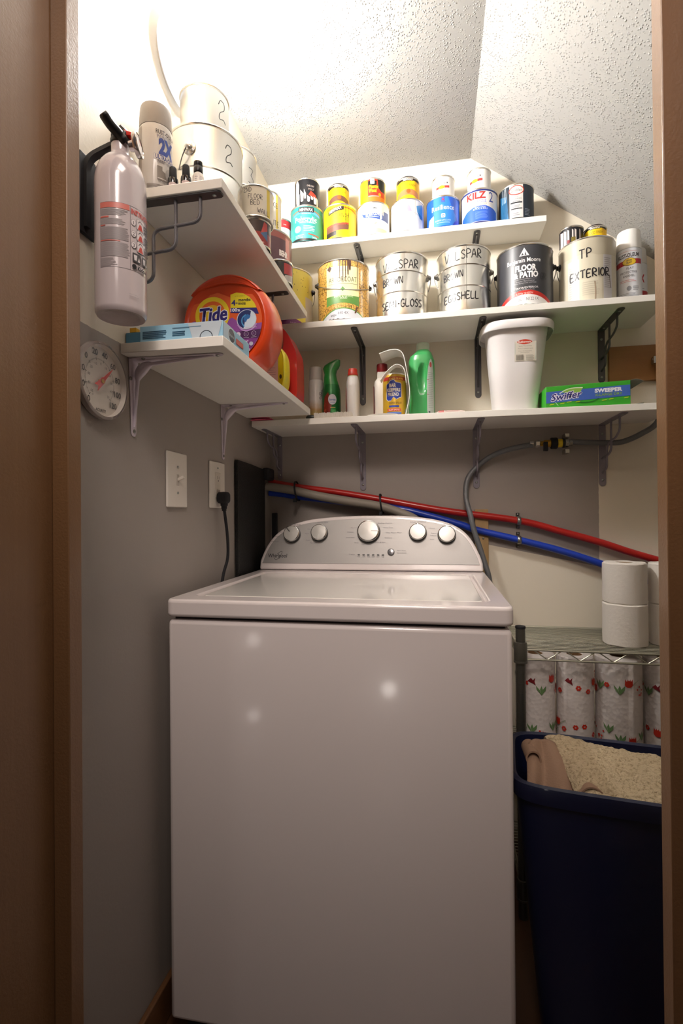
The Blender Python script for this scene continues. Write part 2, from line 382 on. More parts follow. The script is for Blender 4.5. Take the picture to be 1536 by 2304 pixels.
# ================================================================== WALL LAMP
t = thing('wall_lamp', 'round white glass wall lamp glowing beside the silver cans near the ceiling', 'lamp', (XW, 0.094, 2.135))
mt = Matrix.Rotation(pi / 2, 4, 'Y')
bm = new(); lathe(bm, [(0.001, 0), (0.068, 0), (0.070, 0.003), (0.070, 0.009), (0.068, 0.011), (0.001, 0.011)], 64, mat=mt); obj('lamp_base', bm, WHITEP, t)
E_ = bpy.data.materials.new('lamp_glow'); E_.use_nodes = True
b = E_.node_tree.nodes['Principled BSDF']; b.inputs['Base Color'].default_value = (0.9, 0.9, 0.88, 1)
b.inputs['Emission Color'].default_value = (1.0, 0.975, 0.945, 1); b.inputs['Emission Strength'].default_value = LAMP_E
E2_ = E_.copy(); E2_.name = 'lamp_rim_glow'; E2_.node_tree.nodes['Principled BSDF'].inputs['Base Color'].default_value = (0.12, 0.12, 0.12, 1); E2_.node_tree.nodes['Principled BSDF'].inputs['Emission Strength'].default_value = 1.0; E2_.node_tree.nodes['Principled BSDF'].inputs['Emission Color'].default_value = (0.86, 0.88, 0.95, 1)
bm = new(); lathe(bm, [(0.066, 0.0095), (0.0865, 0.011), (0.088, 0.02), (0.087, 0.034), (0.084, 0.036)], 64, mat=mt, cap0=False, cap1=False); obj('lamp_rim', bm, E2_, t)
bm = new(); lathe(bm, [(0.084, 0.034), (0.083, 0.045), (0.076, 0.062), (0.06, 0.078), (0.035, 0.088), (0.001, 0.091)], 64, mat=mt); obj('lamp_shade', bm, E_, t)

# ================================================================== SHELVES
ZT, ZM, ZB, ZU, ZL, TH = 2.0154, 1.7015, 1.3956, 1.7316, 1.4226, 0.0193
YT, YM, YBt = 0.666, 0.5625, 0.558
def shelf(x0, x1, y0, y1, z, label, corner=0.0):
    bm = new(); box(bm, x0, x1, y0, y1, z - TH, z); o = obj('shelf_board', bm, MEL, bevel=0.0012)
    return tag(o, label, 'shelf')
shelf(-0.031, 0.9076, YT, YB, ZT, 'short white melamine shelf holding the topmost row of small paint cans')
shelf(-0.031, 1.211, YM, YB, ZM, 'long white melamine shelf carrying the large gallon paint cans')
shelf(-0.019, 1.2297, YBt, YB, ZB, 'lowest long white shelf on the back wall, under the cleaners and white bin')
shelf(XW + .0005, 0.168, -0.0888, 0.5585, ZU, 'upper white shelf on the left wall, loaded with stacked silver cans')
shelf(XW + .0005, 0.1787, -0.1125, 0.5466, ZL, 'lower white shelf on the left wall under the orange detergent tub')

# ---- brackets
def screw(bm, p, n, r=0.004, mi=0):
    q = Vector((0, 0, 1)).rotation_difference(Vector(n)).to_matrix().to_4x4()
    lathe(bm, [(r, -0.0003), (r, 0.001), (r * .6, 0.0022), (0.0001, 0.0026)], 12, mi, c=p, mat=q)
def scr(p, n, parent, m=None, r=.004):
    bm = new(); screw(bm, p, n, r); obj('screw', bm, m or ZINC, parent)
def lbracket(x, z, front, drop, label, w=0.021, mat=DKSTEEL, wire=False, group=None):
    """steel angle bracket: plate under the shelf, plate down the back wall"""
    t = thing('shelf_bracket', label, 'bracket', (x, YB, z - TH), group=group); th = 0.0028; L = YB - front
    def plate(pts, name):
        bm = new(); prism(bm, pts[0], pts[1], 0, th); return obj(name, bm, mat, t, bevel=0.0006)
    hw = w / 2
    tip = [(-hw, 0), (hw, 0)] + [(hw * cos(a), -(L - hw) - hw * sin(a)) for a in [pi * i / 10 for i in range(11)]]
    plate((tip, lambda u, v, k: Vector((u, v, -k))), 'shelf_plate')
    tip2 = [(-hw, -th), (hw, -th)] + [(hw * cos(a), -(drop - hw) - hw * sin(a)) for a in [pi * i / 10 for i in range(11)]]
    plate((tip2, lambda u, v, k: Vector((u, -k - 0.0002, v))), 'wall_plate')
    if wire:
        a, d = L, drop
        for nm, pth in (('wire', [(-a * .78, -th), (-a * .78, -d * .22), (-a * .62, -d * .30), (-a * .30, -d * .34), (-a * .22, -d * .42), (-a * .22, -d * .72), (-th, -d * .78)]),
                        ('wire', [(-a * .42, -th), (-a * .42, -d * .46), (-a * .30, -d * .52), (-th, -d * .55)])):
            bm = new(); tube(bm, rounded([(0.0, p, q) for p, q in pth], 0.012), 0.0032, 10); obj(nm, bm, mat, t)
    else:   # stiffening rib inside the angle
        bm = new(); tube(bm, smooth([(0, -L * .80, -th - .0005), (0, -L * .45, -th - .003), (0, -0.022, -0.02), (0, -0.0055, -drop * .45), (0, -0.0035, -drop * .82)]), [0.0035] * 33, 8); obj('rib', bm, mat, t)
    for v in (-L * .88, -0.03): scr((0, v, -th), (0, 0, -1), t)
    for v in (-0.03, -drop * .9): scr((0, -th - .0002, v), (0, -1, 0), t)
    return t
lbracket(0.309, ZT, 0.674, 0.12, 'dark angle bracket under the top shelf, below the yellow can')
lbracket(0.700, ZT, 0.674, 0.12, 'dark angle bracket under the top shelf, below the blue and white can')
lbracket(0.312, ZM, 0.580, 0.205, 'grey angle bracket above the red-capped stain bottle')
lbracket(0.706, ZM, 0.575, 0.20, 'grey angle bracket just left of the white waste bin')
lbracket(1.094, ZM, 0.590, 0.17, 'grey wire-braced bracket above the green sweeper box', wire=True)
BR2 = M('#8D8790', 0.45, 0.3)
lbracket(0.006, ZB, 0.60, 0.155, 'grey wire-braced bracket in the left corner under the lowest shelf', wire=True, mat=BR2, w=.018)
lbracket(0.310, ZB, 0.575, 0.20, 'grey wire-braced bracket under the lowest shelf, above the grey hose', wire=True, mat=BR2)
lbracket(0.697, ZB, 0.565, 0.20, 'grey wire-braced bracket behind the curved supply hose', wire=True, mat=BR2)
lbracket(1.093, ZB, 0.572, 0.20, 'grey wire-braced bracket right of the brass valve', wire=True, mat=BR2)
def wirebracket_left(y, label):
    """left-wall bracket with two stepped wires"""
    t = thing('shelf_bracket', label, 'bracket', (XW, y, ZU - TH)); th = 0.003; w = 0.011
    bm = new(); prism(bm, [(0, -w), (0.188, -w), (0.194, -w + .004), (0.194, w - .004), (0.188, w), (0, w)], lambda u, v, k: Vector((u, v, -k)), 0, th); obj('shelf_plate', bm, DKSTEEL, t, bevel=.0008)
    bm = new(); box(bm, 0.0002, 0.003, -w, w, -0.17, -th); obj('wall_plate', bm, DKSTEEL, t, bevel=.0008)
    for p in ([(0.149, -th), (0.149, -0.05), (0.049, -0.056), (0.049, -0.157), (0.003, -0.160)], [(0.097, -th), (0.097, -0.098), (0.003, -0.104)]):
        bm = new(); tube(bm, rounded([(a, 0, b) for a, b in p], 0.018), 0.0036, 10); obj('wire', bm, M('#6E6C70', 0.4, 0.5), t)
    scr((0.178, 0, -th), (0, 0, -1), t); scr((0.03, 0, -th), (0, 0, -1), t)
wirebracket_left(-0.074, 'dark stepped wire bracket under the front end of the upper left shelf')
wirebracket_left(0.369, 'dark bracket under the upper left shelf, above the orange tub')
WB = M('#DDD2DE', 0.3, coat=0.4)
def stamped(y, label):
    t = thing('shelf_bracket', label, 'bracket', (XW, y, ZL - TH)); 
    hs = [(-.014, 0), (.014, 0)]
    # wall leg tapering downwards, shelf leg tapering outwards, ridge between
    bm = new(); prism(bm, [(-.0155, -.001), (.0155, -.001), (.008, -.148), (.004, -.1535), (-.004, -.1535), (-.008, -.148)], lambda u, v, k: Vector((.0004 + k, u, v)), 0, .002); obj('wall_plate', bm, WB, t, bevel=.0006)
    bm = new(); prism(bm, [(0.001, -.0155), (0.188, -.007), (0.193, 0), (0.188, .007), (0.001, .0155)], lambda u, v, k: Vector((u, v, -.0004 - k)), 0, .002); obj('shelf_plate', bm, WB, t, bevel=.0006)
    # pressed channel following the inside of the angle
    path = rounded([(0.172, 0, -.002), (0.03, 0, -.012), (0.012, 0, -.03), (0.003, 0, -.135)], 0.03, 10); n = len(path)
    bm = new(); tube(bm, path, [0.0022 + 0.0085 * math.sin(pi * min(1, max(0, i / (n - 1)))) ** .8 for i in range(n)], 12); obj('ridge', bm, WB, t)
    for p_, n_ in (((0.181, 0, -.0026), (0, 0, -1)), ((0.03, -.011, -.0026), (0, 0, -1)), ((.0026, 0, -.143), (1, 0, 0)), ((.0026, -.011, -.04), (1, 0, 0))): scr(p_, n_, t, STEEL)
stamped(-0.071, 'white stamped-steel bracket beside the round thermometer')
stamped(0.362, 'white stamped-steel bracket above the outlet with the black plug')

# ================================================================== WASHING MACHINE
t = thing('washing_machine', 'white top-loading washing machine with silver control panel, centre of the closet', 'washing machine', (0, 0, 0))
bm = new(); box(bm, 0.0, 0.699, 0.0, 0.66, 0.03, 0.8725); obj('cabinet', bm, WASH, t, bevel=0.010, seg=4)
bm = new(); box(bm, 0.03, 0.67, 0.02, 0.64, 0.0, 0.03); obj('base', bm, BLACKM, t)
bm = new(); box(bm, 0.012, 0.687, 0.012, 0.655, 0.86, 0.883); obj('seam', bm, M('#3A3538', 0.6), t)
# top deck: ring around the lid well
def frame_prism(bm, outer, inner, z0, z1):
    n = len(outer)
    vo0 = [bm.verts.new((u, v, z0)) for u, v in outer]; vo1 = [bm.verts.new((u, v, z1)) for u, v in outer]
    vi0 = [bm.verts.new((u, v, z0)) for u, v in inner]; vi1 = [bm.verts.new((u, v, z1)) for u, v in inner]
    for i in range(n):
        j = (i + 1) % n
        bm.faces.new((vo0[i], vo0[j], vo1[j], vo1[i])); bm.faces.new((vi0[j], vi0[i], vi1[i], vi1[j]))
        bm.faces.new((vo1[i], vo1[j], vi1[j], vi1[i])); bm.faces.new((vo0[j], vo0[i], vi0[i], vi0[j]))
bm = new(); frame_prism(bm, rrect(-0.003, -0.006, 0.702, 0.662, 0.018, 8), rrect(0.036, 0.055, 0.663, 0.52, 0.02, 8), 0.8785, 0.9155); obj('top_deck', bm, WASH, t, bevel=0.007, seg=4)
bm = new(); prism(bm, rrect(0.03, 0.05, 0.669, 0.53, 0.02, 8), lambda u, v, w: Vector((u, v, w)), 0.885, 0.906); obj('lid_well', bm, WASH, t)
bm = new(); prism(bm, rrect(0.046, 0.064, 0.653, 0.512, 0.022, 8), lambda u, v, w: Vector((u, v, w)), 0.9065, 0.9135); obj('lid', bm, M('#F0ECE6', 0.12, coat=0.6), t, bevel=0.003, seg=3)
# console
cf = lambda k=0.0: (lambda u, v, w: Vector((u, 0.572 + (v - 0.917) * 0.32 * (1 - k) + w, v)))
def arch(x0, x1, zb, zt, inset=0):
    P = [(-.001, .917), (-.001, .944), (.008, .972), (.025, 1.005), (.050, 1.034), (.085, 1.055), (.125, 1.069), (.173, 1.078), (.24, 1.084), (.315, 1.087), (.3845, 1.087), (.453, 1.086), (.525, 1.079), (.573, 1.070), (.612, 1.057), (.645, 1.036), (.670, 1.006), (.690, .965), (.698, .94), (.699, .917)]
    if inset:
        c = (0.349, 0.95); P2 = smooth([(a, b, 0) for a, b in P[1:-1]], 4); out = []
        for i, p in enumerate(P2):
            q = P2[min(i + 1, len(P2) - 1)] - P2[max(i - 1, 0)]; q.normalize(); nn = Vector((q.y, -q.x, 0)); p = p + nn * inset
            if p.y > 0.938: out.append((p.x, p.y))
        return [(out[0][0] - .002, 0.937)] + out + [(out[-1][0] + .002, 0.937)]
    P2 = smooth([(a, b, 0) for a, b in P[1:-1]], 4)
    return [P[0]] + [(p.x, p.y) for p in P2] + [P[-1]]
bm = new(); a_ = arch(0, 0, 0, 0)
prism(bm, a_, lambda u, v, w: Vector((u, 0.572 + (v - 0.917) * 0.32 if w == 0 else 0.655, v)), 0, 1); con = obj('console', bm, WASH, t, bevel=0.006, seg=4)
PAN = M('#A29F9C', 0.40, 0.30, bump=(900, 0.03, 'noise'))
bm = new(); prism(bm, arch(0, 0, 0, 0, 0.010), cf(), -0.0016, 0.002); pan = obj('control_panel', bm, PAN, con, bevel=0.0006)
d = Decal(lambda u, v, w: Vector((u, 0.572 + (v - 0.917) * 0.32 - 0.0018 - w, v)), step=0)
DK = '#2B2B2E'; GM = '#77757A'
d.text('Whirlpool', 0.024, 0.955, 0.0125, DK, w=0.064, al='L', bold=.01)
d.stroke([(0.045, 0.953), (0.053, 0.948), (0.064, 0.957), (0.071, 0.972), (0.066, 0.974), (0.055, 0.966)], 0.0012, DK)
d.text('WATER LEVEL', 0.108, 1.058, 0.0045, GM, w=.038); d.text('WASH TEMP', 0.199, 1.064, 0.0045, GM, w=.036)
d.text('RINSE OPTIONS', 0.506, 1.064, 0.0045, GM, w=.048); d.text('PRESOAK', 0.594, 1.057, 0.0045, GM, w=.03)
for (tx, u, v, w_) in [('Large', .062, 1.035, .012), ('Medium', .05, 1.02, .016), ('Auto Load', .043, 1.004, .024), ('Hot', .155, 1.044, .01), ('Warm', .149, 1.029, .014), ('Cold', .153, 1.008, .012), ('Tap Cold', .172, 1.0, .022),
                       ('Normal', .302, 1.048, .018), ('Delicate', .292, 1.034, .02), ('Quick Wash', .292, 1.017, .028), ('Soak', .313, 1.001, .013), ('Clean Washer', .345, .996, .032), ('Bulky Items', .402, 1.062, .045), ('Heavy Duty', .412, 1.048, .03),
                       ('Deep Water Wash', .430, 1.032, .05), ('Colors', .413, 1.016, .022), ('Drain & Spin', .388, 1.002, .032), ('None', .522, 1.052, .016), ('2 Rinses', .548, 1.045, .02), ('Fabric', .554, 1.03, .016), ('Softener', .553, 1.023, .02), ('Extra', .549, 1.011, .012), ('On', .625, 1.043, .007), ('Off', .601, 1.051, .007),
                       ('Start / Pause', .455, .977, .026), ('Hold 3 seconds', .455, .970, .03), ('Progress', .30, .965, .018)]:
    d.text(tx, u, v, 0.0034, GM, w=w_)
for i in range(6): d.rr(0.318 + i * 0.0152, 0.9635, 0.3255 + i * 0.0152, 0.9665, 0.0013, '#1B1B1D'); d.rect(0.317 + i * .0152, .959, .3265 + i * .0152, .9598, GM)
d.build('panel_print', con)
def knob(x, z, r, ang, name='knob'):
    y = 0.572 + (z - 0.917) * 0.32 - 0.0016; tilt = Matrix.Rotation(-math.atan(0.32), 4, 'X') @ Matrix.Rotation(pi / 2, 4, 'X')
    k = bpy.data.objects.new('knob_', None)
    bm = new()
    lathe(bm, [(r * 1.02, 0), (r * 1.06, 0.004), (r * 1.0, 0.014)], 48, 1, cap0=False, cap1=False)
    lathe(bm, [(r * 1.0, 0.014), (r * 1.0, 0.017), (r * .97, 0.0195), (r * .90, 0.0205)], 48, 0, cap0=False, cap1=False)
    lathe(bm, [(r * .90, 0.0205), (r * .88, 0.0198), (r * .4, 0.0206), (0.0001, 0.0209)], 48, 2, cap0=False)
    for v in bm.verts: v.co = tilt @ v.co + Vector((x, y, z))
    o = obj(name, bm, [M('#D9D8D6', 0.12, 1.0), BLACK, M('#BDBBB6', 0.34, 0.35)], con)
    bm = new(); mm = Matrix.Translation((x, y, z)) @ tilt @ Matrix.Rotation(ang, 4, 'Z')
    box(bm, r * .28, r * .95, -0.0014, 0.0014, 0.0205, 0.0222, mat=mm); obj('pointer', bm, M('#F0EEEA', 0.2, 0.5) if ang != 2.3 else DKSTEEL, o, bevel=.0004)
    bpy.data.objects.remove(k)
knob(0.101, 1.027, 0.0265, 2.3); knob(0.192, 1.031, 0.0265, -1.65); knob(0.351, 1.035, 0.035, 0.0); knob(0.505, 1.032, 0.0265, 1.57); knob(0.593, 1.025, 0.0265, 1.57)
bm = new(); tl = Matrix.Translation((0.4225, 0.572 + .056 * .32 - .0016, 0.973)) @ Matrix.Rotation(-math.atan(0.32), 4, 'X') @ Matrix.Rotation(pi / 2, 4, 'X')
lathe(bm, [(0.0108, 0), (0.0108, 0.003), (0.0085, 0.0052), (0.0001, 0.006)], 32)
for v in bm.verts: v.co = tl @ v.co
obj('start_button', bm, M('#6C6B6D', 0.25, 0.5), con)

# ================================================================== CANS
def can(name, x, y, z, r, h, label, cat='paint can', body='#C9C5BC', metal=False, rim=SILVER, lid=SILVER, ribs=(), ears=None, bail=None, deco=None, face=None, group=None, rough=0.25, coatb=True, earscale=1.0):
    t = thing(name, label, cat, (x, y, z), group=group)
    bmat = SILVER if metal else M(body, rough, coat=0.5 if coatb else 0)
    pr = [(r * .97, 0.002), (r, 0.004)]
    z_ = 0.004
    for zz in ribs: pr += [(r, h * zz - .0025), (r - .0012, h * zz - .0008), (r + .0006, h * zz + .0012), (r, h * zz + .003)]
    pr += [(r, h - .005)]
    bm = new(); lathe(bm, pr, 72); obj('body', bm, bmat, t)
    bead = lambda z0, s: [(r - .001, z0 - .0024 * s), (r + .0012, z0 - .0018 * s), (r + .0018, z0), (r + .0010, z0 + .0018), (r - .0008, z0 + .0022)]
    bm = new(); lathe(bm, [(r * .965, 0.003), (r * .975, 0), (r + .0005, 0), (r + .0014, .0014), (r + .0008, .0034), (r - .0005, .0042)], 72, cap0=False, cap1=False)
    obj('bottom_rim', bm, rim, t)
    bm = new(); lathe(bm, [(r - .0005, h - .0058), (r + .0012, h - .005), (r + .002, h - .0025), (r + .0012, h - .0003), (r - .001, h), (r - .004, h - .001), (r - .0055, h - .004), (r - .010, h - .0045), (0.0001, h - .0045)], 72, cap0=False); obj('lid', bm, lid, t)
    a0 = face_to_cam(x, y) + (face or 0)
    if deco:
        d = Decal(cyl_map(r, a0), step=r * 0.05); deco(d, r, h); d.build('label', t)
    if ears is not None:
        ez = h * .72; ea = a0 + ears
        for s in (0, pi):
            a = ea + s; q = Matrix.Rotation(a, 4, 'Z') @ Matrix.Rotation(pi / 2, 4, 'Y')
            bm = new(); lathe(bm, [(0.011 * earscale, -.001), (0.0105 * earscale, .002), (0.007 * earscale, .0035), (0.0065 * earscale, .008), (0.003 * earscale, .0105), (0.0001, .011)], 20, c=(r * cos(a), r * sin(a), ez), mat=q)
            obj('ear', bm, bail[1] if bail else SILVER, t)
        if bail:
            tilt, _, br = bail; Rr = r + .009; pts = []
            ax = Vector((cos(ea), sin(ea), 0)); pp = Vector((-sin(ea), cos(ea), 0))
            dn = (pp * cos(tilt) - Vector((0, 0, 1)) * sin(tilt))
            for i in range(33):
                a = pi * i / 32; pts.append(ax * Rr * cos(a) + dn * Rr * br * sin(a) + Vector((0, 0, ez)))
            bm = new(); tube(bm, pts, 0.0012, 6); obj('handle', bm, STEEL, t)
    return t
YELL = '#F3CC12'
def d_poly(d, r, h):
    c = pi * r
    d.rect(-c, .005, c, h - .006, '#2E908C'); d.rect(-c, .005, c, .013, '#111214')
    d.arcband(-.05, .05, h * .70, h * .76, .010, '#5B9BE0'); d.arcband(-.055, .055, h * .78, h * .80, .010, '#C8552E')
    d.rr(-.027, h * .80, .027, h * .94, .004, '#1A1517'); d.text('MINWAX', 0, h * .83, .0105, '#F6F1E6', w=.046, bold=.02)
    d.text('PROTECTIVE', 0, h * .745, .0035, '#E7F0F8', w=.03)
    d.text('Polycrylic', -.002, h * .56, .017, '#F4F8F4', w=.078, bold=.02); d.text('PROTECTIVE FINISH', 0.004, h * .51, .005, '#E4F2EE', w=.055)
    d.ell(-.031, h * .36, .013, .012, '#79C4BC'); d.ell(-.031, h * .36, .0115, .0105, '#9AD3CB'); d.lines(-.009, .03, h * .30, h * .46, 4, '#BFE3DD')
    d.poly([(.006, h * .235), (.045, h * .195), (.045, h * .165), (.006, h * .205)], '#B5432F'); d.lines(-.04, -.008, h * .12, h * .22, 3, '#A5D6CF'); d.text('SATIN', .028, h * .11, .006, '#E9F4F0', w=.018)
def d_woodfin(big=True, brown='#6A4434', rot=0.0):
    def f(d, r, h):
        c = pi * r; d.rect(-c, .005, c, h - .006, YELL)
        d.rect(.035 * r / .055, .005, c, h - .006, '#E7B416')
        if big:
            d.arcband(-.06, .06, h * .82, h * .86, .006, '#C0641C'); d.poly([(-.05, h * .80), (-.018, h * .87), (.006, h * .92), (.006, h * .82), (-.018, h * .77), (-.05, h * .69)], '#241A14')
            d.text('MINWAX', -.023, h * .79, .010, '#F4EBD8', w=.044, bold=.02, slope=.30)
            d.text('WOOD FINISH', -.016, h * .585, .015, '#4C3A14', w=.078, slope=.10); d.text('PENETRATING STAIN', -.016, h * .52, .004, '#6B5620', w=.06)
            d.poly([(-.06, h * .33), (.022, h * .42), (.022, h * .47), (-.06, h * .39)], '#C9432E'); d.poly([(-.06, h * .18), (.022, h * .27), (.022, h * .42), (-.06, h * .33)], brown)
            d.poly([(-.06, h * .05), (-.02, h * .10), (-.02, h * .22), (-.06, h * .18)], '#20150F'); d.rect(-.02, h * .03, .022, h * .06, '#E9C33C')
            for u, a, b in ((.012, .45, .93), (.0225, .3, .95), (.016, .4, .7), (-.001, .8, .95)): d.stroke([(u, h * b), (u + .001, h * (a + b) / 2), (u - .0005, h * a)], .0013, '#2B1B10')
        else:
            d.arcband(-r * 1.2, r * 1.2, h * .80, h * .96, .006, '#2A1C16'); d.rr(-r * .45, h * .84, r * .5, h * .95, .002, '#1A120E'); d.text('MINWAX', .001, h * .86, .006, '#F6EFE0', w=r * .85, bold=.02)
            d.text('WOOD FINISH', .0, h * .62, .009, '#8A6A1A', w=r * 1.4)
            d.arcband(-r * 1.1, r * 1.1, h * .12, h * .36, .012, brown); d.ell(.002, h * .42, r * .18, h * .09, '#D2571E')
            d.rect(-r * 1.2, h * .04, r * 1.2, h * .12, '#F0BE10' if brown != '#6A4434' else '#5A3A2C')
    return f
def d_bwdrip(d, r, h):
    c = pi * r; d.rect(-c, .005, c, h - .005, '#16151A'); d.text('ONE COAT', .012, h * .70, .006, '#C9BDB4', w=.026); d.text('POLY', .014, h * .58, .007, '#B7A79C', w=.02)
    d.poly([(.004, h * .42), (.012, h * .56), (.03, h * .46), (.044, h * .24), (.028, h * .30)], '#D23B2A')
    for u, w_, v0 in ((-.041, .008, .05), (-.033, .009, .0), (-.019, .012, .16), (-.008, .007, .24), (.004, .010, .14), (.016, .009, .22), (.028, .012, .10), (.038, .008, .0)):
        d.poly([(u - w_ / 2, h * .62 if u < .0 else h * .40), (u - w_ * .4, h * (v0 + .06)), (u, h * v0 + .004), (u + w_ * .4, h * (v0 + .06)), (u + w_ / 2, h * .46 if u < 0 else h * .34)], '#F1EBDF')
    d.poly([(-.045, h * .2), (-.045, h * .9), (-.036, h * .95), (-.03, h * .8), (-.031, h * .25)], '#F1EBDF')
def d_ultra(d, r, h):
    c = pi * r; d.rect(-c, .005, c, h - .004, '#F2EEE6'); d.text('RUST-OLEUM', .002, h * .86, .0045, '#BBAE96', w=.03)
    d.poly([(-.014, h * .79), (-.004, h * .795), (.003, h * .82), (.012, h * .80), (.015, h * .785), (0, h * .785)], '#1F1E20')
    d.poly([(-.045, h * .74), (-.036, h * .66), (-.02, h * .63), (.02, h * .66), (.042, h * .72), (.06, h * .70), (.06, h * .44), (.03, h * .46), (-.01, h * .50), (-.034, h * .56)], '#2F4F97')
    d.poly([(.033, h * .72), (.06, h * .74), (.06, h * .44), (.033, h * .47)], '#4A547A')
    d.text('ULTRA COVER', 0, h * .575, .0105, '#EEF2FA', w=.052, bold=.03, slope=.08); d.lines(-.018, .018, h * .53, h * .56, 1, '#CFDAF0', jag=0)
    d.ell(.006, h * .34, .018, .014, '#EADFBE'); d.poly([(.0, h * .32), (.006, h * .36), (.014, h * .37), (.008, h * .33)], '#8D8A78'); d.arcband(-.05, .05, .006, .020, .003, '#EBD9A2')
    for u, a in ((.024, .36), (.028, .5), (.034, .62), (.02, .72)): d.poly([(u - .003, h * .96), (u - .002, h * a), (u, h * a - .003), (u + .002, h * a), (u + .003, h * .96)], '#E7DBC6')
def d_star(d, r, h):
    c = pi * r; d.rect(-c, .005, c, h - .004, '#ECECF0'); d.poly([(-.06, h * .3), (-.045, h * .44), (-.02, h * .56), (.005, h * .585), (.03, h * .54), (.06, h * .40), (.06, .005), (-.06, .005)], '#EDEEF3')
    d.stroke([(-.056, h * .34), (-.045, h * .44), (-.02, h * .56), (.005, h * .585), (.03, h * .54), (.06, h * .38)], .0012, '#9EA4B8')
    d.poly([(.031, h * .78), (.06, h * .90), (.06, h * .44), (.045, h * .42), (.034, h * .60)], '#4F97CF'); d.poly([(.036, h * .60), (.06, h * .50), (.06, h * .42), (.048, h * .42)], '#2B6CA8')
    d.poly([(-.008, h * .80), (.006, h * .80), (.015, h * .60), (.002, h * .60)], '#A99BCB'); d.text('MIRACLE', .002, h * .50, .006, '#D8C9A8', w=.028); d.text('STAIN', .002, h * .43, .0065, '#D8C9A8', w=.026)
    for u, a in ((.022, .4), (.027, .5), (.018, .62)): d.poly([(u - .002, h * .95), (u - .0015, h * a), (u, h * a - .003), (u + .0015, h * a), (u + .002, h * .95)], '#DAD6D2')
def d_resil(d, r, h):
    c = pi * r; d.rect(-c, .005, c, h - .004, '#1656B8'); d.rect(-.032, .005, .045, h - .005, '#2F7FDC'); d.poly([(.016, h * .95), (.06, h * .9), (.06, h * .2), (.036, h * .5)], '#2C5FD0')
    d.poly([(-.06, .005), (-.031, .005), (-.031, h * .42), (-.05, h * .36)], '#E9EAEE'); d.rr(-.006, h * .78, .007, h * .95, .001, '#4B5FAE'); d.poly([(-.003, h * .84), (.0, h * .92), (.004, h * .84)], '#D0324A')
    d.text('Resilience', 0, h * .555, .016, '#DDE7F2', w=.076, bold=.01); d.rr(-.006, h * .30, .007, h * .43, .003, '#E6ECF4'); d.ring(.0005, h * .365, .002, .004, '#3E78C4')
    d.text('EXTERIOR ACRYLIC LATEX', 0, h * .20, .0045, '#D6E2F2', w=.05); d.lines(-.02, .022, h * .14, h * .18, 1, '#9EC0EC', jag=0); d.poly([(.03, .005), (.06, .005), (.06, h * .3), (.04, h * .2)], '#1A3CC4')
def d_kilz(d, r, h):
    c = pi * r; d.rect(-c, .005, c, h - .007, '#F1EEEE'); d.rect(-c, h - .010, c, h - .004, '#25307E')
    d.poly([(-.065, .005), (-.065, h * .26), (-.04, h * .40), (-.01, h * .48), (.02, h * .49), (.05, h * .42), (.065, h * .36), (.065, .005)], '#2E62D8')
    d.text('KILZ', -.009, h * .70, .0215, '#B32A24', w=.062, bold=.035); d.text('2', .040, h * .60, .033, '#3B56AE', w=.016)
    d.text('ALL-PURPOSE', -.008, h * .58, .0095, '#7E86CF', w=.062); d.text('INTERIOR/EXTERIOR PRIMER', .0, h * .525, .004, '#C2AE8C', w=.05)
    d.text('SEALS STAINS', .004, h * .42, .0055, '#E7EEFC', w=.035); d.text('BLOCKS & SEALS', .004, h * .375, .0055, '#E7EEFC', w=.045); d.lines(-.012, .028, h * .12, h * .34, 7, '#7EA1EC', fill=.3)
def d_glid(d, r, h):
    c = pi * r; d.rect(-c, .005, c, h - .004, '#1E2C3A'); d.poly([(-.06, .005), (-.06, h * .8), (-.03, h * .7), (-.024, .005)], '#2C6D9C')
    for u in (-.045, -.038, -.033): d.stroke([(u, h * .95), (u + .001, h * .7), (u - .002, h * .55)], .0016, '#CFD6DA')
    for k in range(7): d.stroke([(-.055 + k * .004, h * .1), (-.05 + k * .004, h * .3), (-.046 + k * .003, h * .55)], .001, '#16334D')
    d.rect(-.020, .005, .021, h - .006, '#DDD9D6'); d.ell(.001, h * .80, .0235, .0155, '#B8402F'); d.ell(.001, h * .80, .0205, .0125, '#E4DED8'); d.text('Glidden', .001, h * .765, .009, '#56575C', w=.034)
    d.text('HIGH', .0, h * .60, .004, '#7A7A80', w=.012); d.text('ENDURANCE', .0, h * .54, .005, '#6A6A72', w=.032); d.rect(-.017, h * .435, .018, h * .475, '#33363C'); d.lines(-.012, .012, h * .49, h * .52, 1, '#8A8A90', jag=0)
    d.rect(-.016, h * .27, .018, h * .30, '#33363C'); d.lines(-.014, .016, h * .33, h * .40, 2, '#9A9AA0'); d.lines(-.01, .012, h * .10, h * .2, 2, '#A5A5AA'); d.lines(.026, .044, h * .10, h * .3, 5, '#7C8896')
def d_plastic(d, r, h):
    c = pi * r; d.rect(-c, .005, c, h - .004, '#F4E21A'); d.rect(-.017, .005, .05, h - .004, '#D23A22'); d.rect(-.017, .005, .05, h * .28, '#E4762A'); d.poly([(-.016, h * .70), (-.016, h * .88), (.013, h * .88), (.013, h * .70)], '#1D1A18')
    d.rr(-.008, h * .75, .006, h * .96, .002, '#C9CDD6'); d.text('DAP', -.001, h * .84, .006, '#3A3F58', w=.009, bold=.03)
    d.text('Plastic', .003, h * .60, .011, '#F4E21A', w=.032, bold=.03); d.text('Wood', -.001, h * .44, .012, '#F4E21A', w=.026, bold=.03); d.lines(-.014, .018, h * .34, h * .41, 2, '#6A2A18'); d.rect(-.015, h * .27, .022, h * .31, '#E88F8A')
    d.poly([(.016, h * .95), (.02, h * .6), (.03, h * .5), (.05, h * .5), (.05, h * .95)], '#22261F'); d.ell(.024, h * .36, .005, .006, '#E9A81A')
